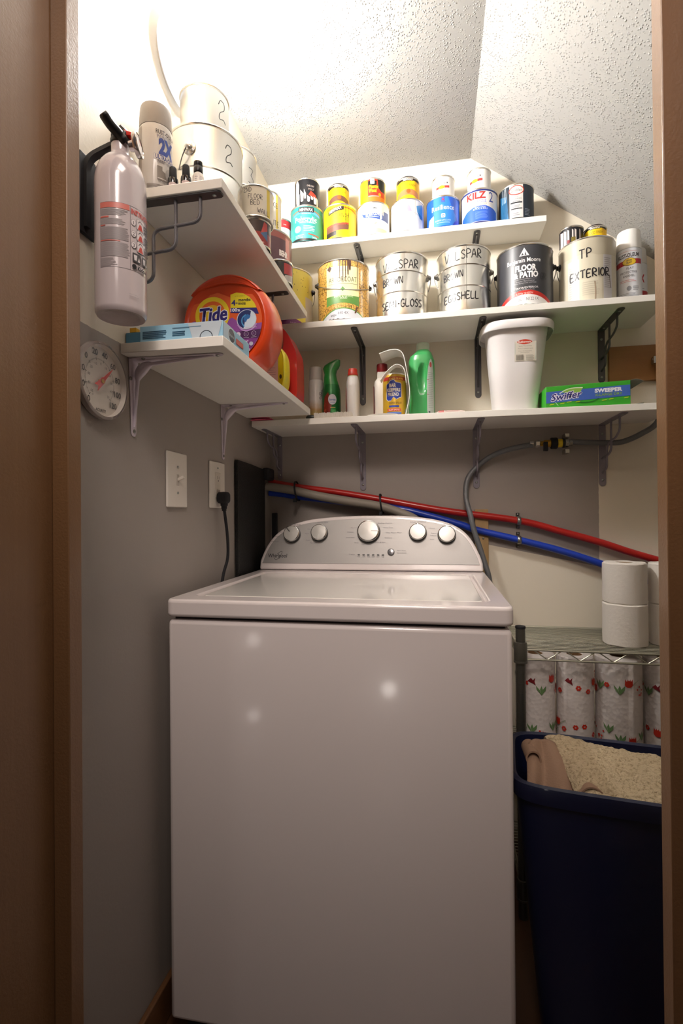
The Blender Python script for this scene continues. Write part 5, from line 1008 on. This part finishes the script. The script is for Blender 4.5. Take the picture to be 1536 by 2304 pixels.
d.rect(-.010, .148, .052, .205, '#DAD2C4'); d.rect(-.009, .168, -.0083, .200, '#8FB9B4'); d.rect(.050, .152, .0507, .200, '#8FB9B4')
d.poly([(-.001 + .0195 + .0215 * cos(a), .2035 + .0075 * sin(a) * (1 - .25 * abs(cos(a)))) for a in [2 * pi * i / 30 for i in range(30)]], '#C8402C'); d.text('Rubbermaid', .0185, .2010, .0055, '#F2E2DA', w=.036, bold=.03)
d.text('Vanity Wastebasket', .020, .190, .0030, '#8A8478', w=.038); d.text('Panier a ordures vanite', .021, .183, .0030, '#8A8478', w=.042); d.text('Cesto de desperdicios', .020, .176, .0030, '#8A8478', w=.038); d.text('para tocador', .020, .172, .0026, '#8A8478', w=.026)
x = -.006
while x < .015: w_ = random.choice([.0004, .0007, .0011]); d.k = 40; d.rect(x, .151, x + w_, .167, '#6A645A'); x += w_ + random.choice([.0005, .0008])
d.lines(.022, .046, .151, .167, 6, '#A39C90', fill=.4); d.build('sticker', t)

# ---- sweeper refill box
t = thing('sweeper_box', 'green and blue sweeper refill box with an open end flap', 'box', (.8790, .5700, ZB), rz=radians(1.0)); SG = M('#38A22C', .4)
bm = new(); prism(bm, [(0, 0), (.2290, 0), (.2290, .0715), (0, .0625)], lambda u, v, w: Vector((u, w, v)), 0, .10); obj('carton', bm, SG, t, bevel=.0012)
bm = new(); ribbon(bm, [(0, .0), (.012, .003), (.024, .0015), (.036, -.004)], .0, .095, .0008); o = obj('flap', bm, M('#8A8478', .7), t, loc=(.229, .001, .0712))
bm = new(); ribbon(bm, [(0, .0), (.02, .003), (.035, .004)], .0, .095, .0008); o = obj('flap', bm, M('#4E5A48', .7), t, loc=(.229, .001, .0012))
d = Decal(lambda u, v, w: Vector((u * .945, -w - .0002, v + u * .030)), step=0); TW = '#EDE9F2'
d.poly([(.001, .014), (.241, .020), (.241, .051), (.001, .047)], '#3F62B4'); d.poly([(.044, .044), (.075, .053), (.107, .052), (.100, .040), (.06, .040)], '#8CB84A'); d.stroke([(.040, .040), (.058, .0495), (.080, .0535), (.107, .0525)], .0025, '#DDE6D0')
d.text('Swiffer', .0585, .023, .0205, TW, w=.090, bold=.075, shear=.22, slope=.08); d.text('Swiffer', .0585, .023, .0205, '#2E2A78', w=.088, bold=.02, shear=.22, slope=.08)
d.text('SWEEPER', .180, .0355, .0105, '#F2F0F6', w=.078, bold=.05); d.text('X-LARGE DRY', .180, .0245, .0075, '#86B03A', w=.078, bold=.02); d.stroke([(.087, .013), (.11, .009), (.135, .011), (.152, .018)], .003, '#1E6E22')
for u0, v0 in ((.01, .008), (.04, .009), (.06, .012), (.085, .011), (.16, .010), (.18, .012), (.222, .013)): d.poly([(u0, v0), (u0 + .012, v0 + .001), (u0 + .016, v0 + .004), (u0 + .003, v0 + .003)], '#A8C42A')
d.stroke([(.028, .016), (.032, .010), (.036, .006)], .002, '#A9D8B0'); d.build('print', t)

# ================================================================== LOWER LEFT SHELF ITEMS
# detergent tub
TX, TY = .0900, .1600
t = thing('detergent_tub', 'big round orange laundry detergent tub on the lower left shelf', 'detergent tub', (TX, TY, ZL)); t.scale = (.905, .905, .905); OR = M('#DA4517', .32, coat=.35)
def tubring(y, s, n=64):
    out = []; cz, rx, rz = .1215, .1225 * s, .1250 * s
    for i in range(n):
        a = 2 * pi * i / n; x = rx * math.copysign(abs(cos(a)) ** .93, cos(a)); z = cz + rz * math.copysign(abs(sin(a)) ** .93, sin(a)); out.append(Vector((x, y, max(z, .0 + (1 - s) * .03 + .0001))))
    return out
bm = new(); loft(bm, [tubring(y, s) for y, s in ((-.060, .80), (-.064, .86), (-.062, .905), (-.056, .945), (-.044, .98), (-.024, .998), (.0, 1.0), (.024, .998), (.044, .975), (.056, .93), (.062, .86), (.060, .80))]); obj('body', bm, OR, t)
# lid: slightly larger shell over the top of the tub
def lidring(y, s, n=40):
    out = []
    for i in range(n):
        a = radians(40) + radians(100) * i / (n - 1); out.append(Vector((.1250 * s * cos(a), y, .1185 + .1300 * s * sin(a))))
    for i in range(n):
        a = radians(140) - radians(100) * i / (n - 1); out.append(Vector((.1085 * s * cos(a), y, .1680 + .056 * s * sin(a))))
    return out
bm = new(); loft(bm, [lidring(y, s) for y, s in ((-.063, .925), (-.0665, .945), (-.064, .965), (-.050, .990), (-.030, 1.003), (0, 1.006), (.040, 1.0), (.054, .97), (.052, .93))]); obj('lid', bm, OR, t)
d = Decal(lambda u, v, w: Vector((u, -.0640 - w, v + .1215)), step=0)
ORL = '#DE5A22'; PU = '#7A3480'; NV = '#2A2272'
cut = lambda pts: pts
def circ(r, a0, a1, n=40): return [(r * cos(radians(a0 + (a1 - a0) * i / n)), r * 1.01 * sin(radians(a0 + (a1 - a0) * i / n))) for i in range(n + 1)]
d.poly(circ(.0985, -62, 42, 40) + [(.052, .070), (.044, .073), (.030, .066), (.016, .063), (.000, .070), (-.018, .078), (-.040, .074), (-.058, .058)] + circ(.0985, 148, 242, 40), ORL)
d.poly([(-.098, .004), (-.085, .010), (-.060, .006), (-.03, .0), (.0, .006), (.02, .012), (.03, .004), (.05, -.010), (.0975, -.006)] + circ(.0980, -4, -176, 60), '#8E4A98')
d.poly([(.012, -.026), (.0955, -.022), (.092, -.036), (.088, -.044), (.012, -.044)], '#4A1E52'); d.poly([(-.09, -.046)] + [(.0868, -.044)] + circ(.0975, -27, -153, 50), PU)
d.ring(-.034, .022, .0355, .0465, '#E6C81E'); d.ell(-.034, .022, .0355, .0355, '#E0641E'); d.ring(-.034, .022, .015, .026, '#E6B41E'); d.ell(-.034, .022, .015, .015, '#E6C81E')
[d.text('Tide', -.033 + a_, .006 + b_, .037, '#E9E4EC', w=.076, bold=.022, shear=.12, slope=.04) for a_, b_ in ((-.0024, 0), (.0024, 0), (0, -.0024), (0, .0024), (-.0017, -.0017), (.0017, .0017), (-.0017, .0017), (.0017, -.0017))]; [d.text('Tide', -.033 + a_, .006, .037, NV, w=.076, bold=.022, shear=.12, slope=.04) for a_ in (-.0008, .0008)]
d.poly([(.0155, .036), (.0155, .070), (.032, .074), (.050, .070), (.066, .060), (.079, .044), (.084, .032)], '#E2CE20'); d.poly([(.0155, .024), (.0155, .036), (.0845, .0315), (.0905, .016)], NV)
d.text('UP TO / JUSQU A', .040, .063, .0028, '#6A6428', w=.026); d.text('4', .0235, .042, .014, NV, w=.011, bold=.03); d.text('+', .0325, .044, .006, NV, bold=.05); d.text('months', .053, .0505, .0078, '#2A2418', w=.032, bold=.03, slope=-.05); d.text('mois', .046, .0420, .0078, '#2A2418', w=.020, bold=.03, slope=-.05)
d.text('100', .0245, .026, .0085, '#F0ECF2', w=.018, bold=.03); d.text('%', .0375, .0258, .0055, '#F0ECF2', w=.007, bold=.04)
d.ell(.058, .004, .0262, .0250, '#C9CDDC'); d.ell(.058, .004, .0240, .0232, '#CFDCEA')
d.poly([(.058 + .024 * cos(a), .004 + .0232 * sin(a)) for a in [radians(60 + 190 * i / 20) for i in range(21)]] + [(.052, -.010), (.054, .000), (.062, .006), (.068, .014)], '#1E2F66'); d.poly([(.056, -.004), (.050, .004), (.052, .013), (.060, .017), (.069, .013), (.066, .006), (.060, .004)], '#2F6AA8'); d.stroke([(.052, -.014), (.046, -.004), (.047, .008), (.056, .016)], .0030, '#4E9ACC')
d.stroke([(.034, -.008), (.046, -.021), (.060, -.024), (.074, -.020), (.084, -.008)], .004, '#B98AC8'); d.text('SPRING MEADOW', .070, -.0185, .0030, '#D9C8E0', w=.030, bold=.02)
d.text('1', .0185, -.041, .0125, '#C49AD0', w=.008, bold=.04)
for u in (.036, .057, .077): d.ell(u, -.0325, .0062, .0062, '#C9BAD0'); d.ell(u, -.0325, .0054, .0054, '#D8CCDC' if u < .05 else '#4A1E52'); d.lines(u - .003, u + .003, -.035, -.030, 3, '#8E6A98', fill=.4, jag=.4); d.lines(u - .007, u + .007, -.0425, -.0400, 1, '#B9A4C2', jag=0)
d.text('42 COUNT', .050, -.054, .0048, '#E4D8E8', w=.026, bold=.03); d.ell(.070, -.0580, .0052, .0052, '#B9B4C4'); d.lines(.03, .056, -.066, -.060, 1, '#CDBAD4'); d.text('1.09 KILOGRAMMES', .045, -.075, .0052, '#E4D8E8', w=.044, bold=.03); d.lines(.03, .06, -.083, -.079, 1, '#CDBAD4')
d.build('label', t)
# dryer sheet box
t = thing('blue_box', 'flat light blue box of dryer sheets at the front edge of the lower left shelf', 'box', (.0030, -.1000, ZL + .0006)); BB = M('#94C3DC', .4)
bm = new(); box(bm, 0, .1700, 0, .1350, 0, .0330); obj('carton', bm, BB, t, bevel=.001)
bm = new(); box(bm, -.0330, -.0008, .004, .1250, 0, .0250); obj('end_panel', bm, M('#4F89AA', .45), t, bevel=.001)
d = Decal(lambda u, v, w: Vector((u, -.0004 - w, v)), step=0); d.poly([(.11, .0005), (.16, .0005), (.1695, .032), (.10, .032)], '#BAC6CF'); d.lines(.006, .058, .008, .024, 5, '#24506E', fill=.5); d.lines(.068, .10, .010, .020, 3, '#24506E', fill=.5); d.lines(.068, .145, .024, .028, 1, '#5A7F98', fill=.4); d.ell(.137, .004, .013, .012, '#16202E'); d.ell(.137, .004, .0115, .0105, '#AFC0CC'); d.build('front_print', t)
d = Decal(lambda u, v, w: Vector((.1704 + w, u, v)), step=0); d.rect(.001, .0005, .05, .0325, '#B5CBDC'); d.ell(.040, .017, .0165, .0140, '#D9E2E8'); d.ell(.040, .017, .0150, .0128, '#1E2C42'); d.text('Bounce', .040, .014, .006, '#C4D2E0', w=.024); d.rr(.062, .009, .100, .020, .0015, '#A8322A'); d.rr(.063, .010, .099, .019, .001, '#C4584C'); d.build('side_print', t)
bm = new(); box(bm, -.0235, -.0105, .003, .016, .0252, .0335); obj('yellow_tab', bm, M('#D9A61E', .5), t)
# yellow jug
t = thing('yellow_bottle', 'yellow bottle with pink-white back label between the orange tub and red jug', 'bottle', (.1090, .3620, ZL))
bm = new(); loft(bm, [[Vector((p.x, y_, .068 + p.y)) for p in supring(0, 0, 0, .0520 * s, .0680 * s, 3.4, 48)] for y_, s in ((-.026, .90), (-.030, .95), (-.027, .99), (-.010, 1.0), (.012, 1.0), (.027, .97), (.030, .90))]); obj('body', bm, M('#E2D21A', .3, coat=.3), t)
bm = new(); lathe(bm, [(.014, .135), (.015, .137), (.015, .158), (.0001, .159)], 24, cap0=False); obj('cap', bm, M('#D9C81A', .4), t)
d = Decal(lambda u, v, w: Vector((u, -.0304 - w, v)), step=0); d.rr(-.040, .010, .034, .118, .01, '#DAB8B0'); d.lines(-.036, .028, .014, .112, 16, '#B08A8A', fill=.25, jag=.2); d.ell(.0410, .045, .0035, .006, '#3A3418'); d.build('label', t)
# red jug
t = thing('detergent_jug', 'bright red detergent jug with moulded handle at the end of the lower left shelf', 'jug', (.0960, .4650, ZL)); RED = M('#B81A18', .32, coat=.3)
outl = smooth([(-.060, .0, 0), (-.066, .03, 0), (-.066, .14, 0), (-.055, .175, 0), (-.035, .19, 0), (-.03, .212, 0), (-.005, .214, 0), (.018, .216, 0), (.030, .214, 0), (.046, .196, 0), (.058, .172, 0), (.071, .140, 0), (.074, .10, 0), (.074, .03, 0), (.070, .002, 0)], 6)
hole = [(.020 + .0130 * cos(2 * pi * i / 24) + .006 * sin(2 * pi * i / 24), .160 + .026 * sin(2 * pi * i / 24)) for i in range(24)]
bm = new()
def slab_hole(bm, outer, inner, f, d0, d1):
    """outer/inner loops -> filled slab with a hole, rounded edges via insets"""
    for k, (w, s, flip) in enumerate(((d0, 1, 1), (d1, 1, 0))):
        vo = [bm.verts.new(f(u, v, w)) for u, v in outer]; vi = [bm.verts.new(f(u, v, w)) for u, v in inner]
        eo = [bm.edges.new((vo[i], vo[(i + 1) % len(vo)])) for i in range(len(vo))]; ei = [bm.edges.new((vi[i], vi[(i + 1) % len(vi)])) for i in range(len(vi))]
        bmesh.ops.triangle_fill(bm, edges=eo + ei, use_beauty=True, use_dissolve=False)
        if k == 0: A, B = vo, vi
        else:
            for L0_, L1_ in ((A, vo), (B, vi)):
                for i in range(len(L0_)): bm.faces.new((L0_[i], L0_[(i + 1) % len(L0_)], L1_[(i + 1) % len(L0_)], L1_[i]))
slab_hole(bm, [(p.x, p.y) for p in outl], hole, lambda u, v, w: Vector((u, w, v)), -.040, .040); obj('body', bm, RED, t, bevel=.011, seg=4)
bm = new(); lathe(bm, [(.020, .205), (.021, .207), (.021, .232), (.0001, .233)], 28, c=(-.028, 0, 0), cap0=False); obj('cap', bm, M('#8E1414', .4), t)

# ================================================================== WIRE RACK WITH PAPER
CH = M('#B5B3A2', .35, .6); RX0, RX1, RY0, RY1 = .7825, 1.60, .450, .745
t = thing('wire_rack', 'chrome wire shelving rack beside the washer', 'wire rack', (RX0, RY0, 0)); W_, D_ = RX1 - RX0, RY1 - RY0
for x, y in ((0, 0), (0, D_), (W_, 0), (W_, D_)):
    bm = new(); tube(bm, [(x, y, .0), (x, y, .784)], .0125, 20)
    for k in range(26): tube(bm, [(x, y, .05 + k * .0265), (x, y, .051 + k * .0265)], .0131, 20)
    obj('post', bm, M('#6E6E68', .35, .8), t)
    bm = new(); lathe(bm, [(.0130, .779), (.0140, .782), (.0130, .7855), (.0001, .786)], 20, c=(x, y, 0)); obj('post_cap', bm, BLACKM, t)
for zs in (.722, .395, .085):
    bm = new(); r_ = .0016
    tube(bm, [(-.01, 0, zs), (W_, 0, zs)], .0032, 8); tube(bm, [(-.01, 0, zs - .026), (W_, 0, zs - .026)], .0030, 8); tube(bm, [(-.01, D_, zs), (W_, D_, zs)], .0032, 8); tube(bm, [(-.01, D_, zs - .026), (W_, D_, zs - .026)], .0030, 8)
    tube(bm, [(0, 0, zs), (0, D_, zs)], .0032, 8); tube(bm, [(0, 0, zs - .026), (0, D_, zs - .026)], .0030, 8); tube(bm, [(W_, 0, zs), (W_, D_, zs)], .0032, 8)
    n = 20
    for i in range(1, n): tube(bm, [(0, D_ * i / n, zs + .001), (W_, D_ * i / n, zs + .001)], .0019, 6)
    for x in (.13, .30, .47, .64): tube(bm, [(x, 0, zs - .003), (x, D_, zs - .003)], .0026, 6)
    for y in (0, D_):
        k = 0; x = .035
        while x < W_ - .05: tube(bm, [(x, y, zs - .002), (x + .034, y, zs - .025), (x + .068, y, zs - .002)], .0019, 6); x += .082
    k = .03
    while k < D_ - .04: tube(bm, [(0, k, zs - .002), (0, k + .03, zs - .025), (0, k + .06, zs - .002)], .0019, 6); k += .075
    obj('wire_shelf', bm, CH, t)
    for x, y in ((0, 0), (0, D_), (W_, 0), (W_, D_)):
        bm = new(); lathe(bm, [(.0165, zs - .030), (.0175, zs - .028), (.0172, zs + .012), (.0160, zs + .020), (.0135, zs + .021)], 24, c=(x, y, 0)); lathe(bm, [(.0180, zs - .035), (.0182, zs - .030), (.0160, zs - .029)], 24, c=(x, y, 0)); obj('collar', bm, M('#77766E', .3, .7), t)
# toilet rolls
TP = M('#E2DBD2', .9, bump=(120, .3, 'noise'))
def roll(x, y, z, r, h, label, rz, group='toilet rolls on the wire rack'):
    t = thing('toilet_roll', label, 'toilet paper', (x, y, z), rz, group)
    bm = new(); rings = []; seg = 64
    for rr_, zz in ((.021, .002), (.0225, 0), (r - .003, 0), (r, .003), (r + .0006, h * .25), (r - .0002, h * .5), (r + .0005, h * .75), (r, h - .003), (r - .003, h), (.0225, h), (.021, h - .002)):
        rings.append([Vector(((rr_ + (.0012 * (1 - i / seg) if rr_ > .04 else 0)) * cos(2 * pi * i / seg), (rr_ + (.0012 * (1 - i / seg) if rr_ > .04 else 0)) * sin(2 * pi * i / seg), zz + (.0006 * sin(i * .6) if rr_ > .04 else 0))) for i in range(seg)])
    loft(bm, rings, 0, False, False); obj('roll', bm, TP, t)
    bm = new(); lathe(bm, [(.0212, .001), (.0212, h - .001), (.0200, h - .001), (.0200, .001)], 32, cap0=False, cap1=False); obj('cardboard_core', bm, M('#A68B6A', .8), t)
RZ = .7245
roll(1.0760, .548, RZ, .0555, .1150, 'lower toilet roll of the left stack on the wire rack', -1.35)
roll(1.0775, .551, RZ + .1150, .0550, .1120, 'upper toilet roll of the left stack, touching the red pipe in view', -1.1)
roll(1.2000, .560, RZ, .0550, .1130, 'lower toilet roll of the right stack, cut off by the door frame', -2.6)
roll(1.2000, .560, RZ + .1130, .0550, .1120, 'upper toilet roll of the right stack, cut off by the door frame', -2.9)
# paper towels
PT = M('#D8D0CC', .9, bump=(90, .35, 'vor')); FR = '#C4301E'; FM = '#7A1E24'; FG = '#6A8A58'
def flowers(d, seed, r, h):
    rnd = random.Random(seed); c = pi * r * .98; q_ = 1.25
    for vb in (.27, .69):
        u = -c * .75 + rnd.random() * .02
        while u < c * .75:
            v = h * (vb + rnd.uniform(-.02, .10)); k = rnd.choice('tbflr')
            if k == 't':
                d.ell(u, v, .0105, .0095, FR, n=18); [d.poly([(u + a_ - .003, v + .004), (u + a_ + .003, v + .004), (u + a_ * 1.3, v + .014)], FR) for a_ in (-.0070, -.0023, .0023, .0070)]; d.stroke([(u + .008, v - .005), (u + .018, v + .004), (u + .028, v + .010)], .001, FG)
            elif k == 'b':
                for q in range(6): d.ell(u + rnd.uniform(-.010, .010), v + rnd.uniform(-.012, .014), .0028, .0028, FR, n=10, keep=q > 0)
            elif k == 'f':
                for q in range(6): d.ell(u + .0046 * cos(q * pi / 3), v + .0046 * sin(q * pi / 3), .0028, .0028, FR, n=10, keep=q > 0)
            elif k == 'l':
                for q in (-.8, 0, .7): d.poly([(u, v - .012), (u + .012 * sin(q) - .004, v + .004), (u + .02 * sin(q), v + .014), (u + .012 * sin(q) + .004, v + .002)], FG)
            else:
                d.poly([(u - .012, v), (u - .003, v + .009), (u + .002, v + .003), (u + .008, v + .011), (u + .006, v), (u + .009, v - .010), (u + .001, v - .005), (u - .004, v - .004)], FM)
            u += rnd.uniform(.020, .034)
def towel(x, y, z, r, h, label, seed):
    t = thing('paper_towel_roll', label, 'paper towels', (x, y, z), 0, 'paper towel rolls on the wire rack')
    bm = new(); rings = []; seg = 64
    for rr_, zz in ((.020, .002), (.022, 0), (r - .003, 0), (r, .003), (r, h - .004), (r - .003, h), (.022, h), (.020, h - .002)):
        rings.append([Vector(((rr_ + (.0025 * (1 - i / seg) if rr_ > .04 else 0)) * cos(2 * pi * i / seg + seed), (rr_ + (.0025 * (1 - i / seg) if rr_ > .04 else 0)) * sin(2 * pi * i / seg + seed), zz)) for i in range(seg)])
    loft(bm, rings, 0, False, False); obj('roll', bm, PT, t)
    bm = new(); lathe(bm, [(.0202, .001), (.0202, h - .001), (.0190, h - .001), (.0190, .001)], 32, cap0=False, cap1=False); obj('cardboard_core', bm, M('#8A6A48', .8), t)
    d = Decal(cyl_map(r + .0026, face_to_cam(x, y)), step=.004); flowers(d, seed, r, h); d.build('flower_print', t)
for i, (x, y, r, lab) in enumerate(((.8370, .548, .0515, 'paper towel roll behind the rack post, first from the left'), (.9435, .550, .0475, 'slim paper towel roll, second from the left under the rack shelf'), (1.0585, .553, .0575, 'widest paper towel roll, third from the left, with a large red tulip'), (1.1800, .556, .0530, 'paper towel roll cut off by the right door frame'))):
    towel(x, y, .3975, r, .2930, lab, i + 3)

# ================================================================== BLUE BIN WITH RUG
t = thing('storage_bin', 'tall navy blue plastic bin standing on the floor right of the washer', 'bin', (.9760, .1430, 0), radians(-7.5)); NB = M('#0D1434', .38, coat=.2)
def bb(z, s, k=0): f = .80 + .20 * z / .565; return supring(0, 0, z, (.2560 + s) * f, (.1280 + s) * (.86 + .14 * z / .565), 7, 64)
bm = new(); loft(bm, [bb(0, -.006), bb(.004, 0), bb(.25, 0), bb(.528, 0), bb(.530, .008), bb(.552, .010), bb(.563, .008), bb(.566, .002), bb(.562, -.004), bb(.540, -.006), bb(.25, -.006), bb(.02, -.006)]); obj('bin', bm, NB, t)
RUG = bpy.data.materials.new('shag_rug'); RUG.use_nodes = True; nt = RUG.node_tree; b = nt.nodes['Principled BSDF']; b.inputs['Roughness'].default_value = .95
tc = N(nt, 'ShaderNodeTexCoord'); n1 = N(nt, 'ShaderNodeTexNoise'); n1.inputs['Scale'].default_value = 190; n1.inputs['Detail'].default_value = 8; n1.inputs['Distortion'].default_value = .5; nt.links.new(tc.outputs['Object'], n1.inputs['Vector'])
cr = N(nt, 'ShaderNodeValToRGB'); cr.color_ramp.elements[0].position = .30; cr.color_ramp.elements[0].color = srgb('#9C8768'); cr.color_ramp.elements[1].position = .50; cr.color_ramp.elements[1].color = srgb('#C9B594'); nt.links.new(n1.outputs['Fac'], cr.inputs['Fac']); nt.links.new(cr.outputs[0], b.inputs['Base Color'])
bp = N(nt, 'ShaderNodeBump'); bp.inputs['Strength'].default_value = 1; bp.inputs['Distance'].default_value = .006; nt.links.new(n1.outputs['Fac'], bp.inputs['Height']); nt.links.new(bp.outputs[0], b.inputs['Normal'])
t = thing('bath_rug', 'cream shag rug folded into the blue bin, tan backing showing at the left', 'rug', (0, 0, 0))
# pile: a folded slab, sloping down towards the front, rough on top
NU, NV = 150, 90
def pile(u, v):
    """u along the bin 0..1, v front 0..1 back"""
    x0 = .7850 + .035 * (1 - v) ** 1.6 + .010 * sin(v * 3); x = x0 + (1.20 - x0) * u
    yf, yb = .042 - .13 * (x - .76) , .205 - .16 * (x - .80)
    y = yf + (yb - yf) * v
    z = .556 + .052 * sin(v * pi * .56) ** .9 - .030 * max(0, (x - .80)) / .3 * v - .016 * (1 - min(1, u * 14)) ** 2 * (1 - v * .4)
    z -= .050 * max(0, (v - .88) / .12) ** 2
    z += .008 * noise.noise(Vector((x * 9, y * 12, 0))) + .0035 * noise.noise(Vector((x * 60, y * 60, 3))) + .0018 * noise.noise(Vector((x * 170, y * 170, 5)))
    return Vector((x, y, z))
bm = new(); G = [[bm.verts.new(pile(i / NU, j / NV)) for j in range(NV + 1)] for i in range(NU + 1)]
Lw = [[None] * (NV + 1) for _ in range(NU + 1)]
for i in range(NU):
    for j in range(NV): bm.faces.new((G[i][j], G[i + 1][j], G[i + 1][j + 1], G[i][j + 1]))
loop = [G[i][0] for i in range(NU + 1)] + [G[NU][j] for j in range(1, NV + 1)] + [G[i][NV] for i in range(NU - 1, -1, -1)] + [G[0][j] for j in range(NV - 1, 0, -1)]
low = [bm.verts.new(v.co + Vector((0.006, 0.004, -.030))) for v in loop]
for i in range(len(loop)): k = (i + 1) % len(loop); bm.faces.new((loop[i], low[i], low[k], loop[k]))
obj('pile', bm, RUG, t)
# tan backing: two upright folds and a rolled lip
TAN = M('#9A7C66', .9, bump=(300, .3, 'noise'))
def fold(pts, z0, ztop, th, name):
    """ribbon standing up: pts in plan, ztop list of heights"""
    P = smooth([(a, b_, 0) for a, b_ in pts], 8); n = len(P); bm = new(); A = []; 
    for i, p in enumerate(P):
        q = P[min(i + 1, n - 1)] - P[max(i - 1, 0)]; q.normalize(); nn = Vector((-q.y, q.x, 0)) * th; s = i / (n - 1) * (len(ztop) - 1); k = min(int(s), len(ztop) - 2); zt_ = ztop[k] * (1 - (s - k)) + ztop[k + 1] * (s - k)
        A.append([Vector((p.x, p.y, z0)), Vector((p.x, p.y, zt_)), Vector((p.x + nn.x, p.y + nn.y, zt_)), Vector((p.x + nn.x, p.y + nn.y, z0))])
    loft(bm, A); obj(name, bm, TAN, t, bevel=.002)
bm = new(); NA, NB_ = 40, 24; GR_ = []
Tp = smooth([(.748, .150, .592), (.762, .160, .603), (.778, .164, .600), (.790, .162, .603), (.802, .158, .598)], 10); Bp = smooth([(.733, .075, .520), (.752, .066, .520), (.776, .062, .520), (.806, .060, .520), (.845, .056, .520)], 10)
for i in range(NA + 1):
    T_, B_ = Tp[i], Bp[i]; u = i / NA; row = []
    for j in range(NB_ + 1):
        v = j / NB_; p = T_.lerp(B_, v); p = p + Vector((0, -1, .3)) * (.010 * math.sin(u * 9.5 + v * 1.2) * (.35 + .65 * v) + .012 * math.sin(v * pi)); row.append(bm.verts.new(p))
    GR_.append(row)
for i in range(NA):
    for j in range(NB_): bm.faces.new((GR_[i][j], GR_[i + 1][j], GR_[i + 1][j + 1], GR_[i][j + 1]))
o = obj('backing', bm, TAN, t); md = o.modifiers.new('solid', 'SOLIDIFY'); md.thickness = .005; md.offset = 1
bm = new(); ribbon(bm, [(.010 + .0125 * cos(a) * (1 - .12 * k / 16), .0135 * sin(a) * (1 - .12 * k / 16)) for k, a in enumerate([radians(-70 + 300 * q / 16) for q in range(17)])], -.012, .045, .0035); obj('rolled_edge', bm, TAN, t, loc=(.7430, .1250, .5840))
bm = new(); ribbon(bm, [(-.010, -.006), (.004, .006), (.020, .006), (.040, -.008), (.060, -.022)], -.0, .03, .003); obj('lip_fold', bm, TAN, t, loc=(.8330, .0420, .5640))
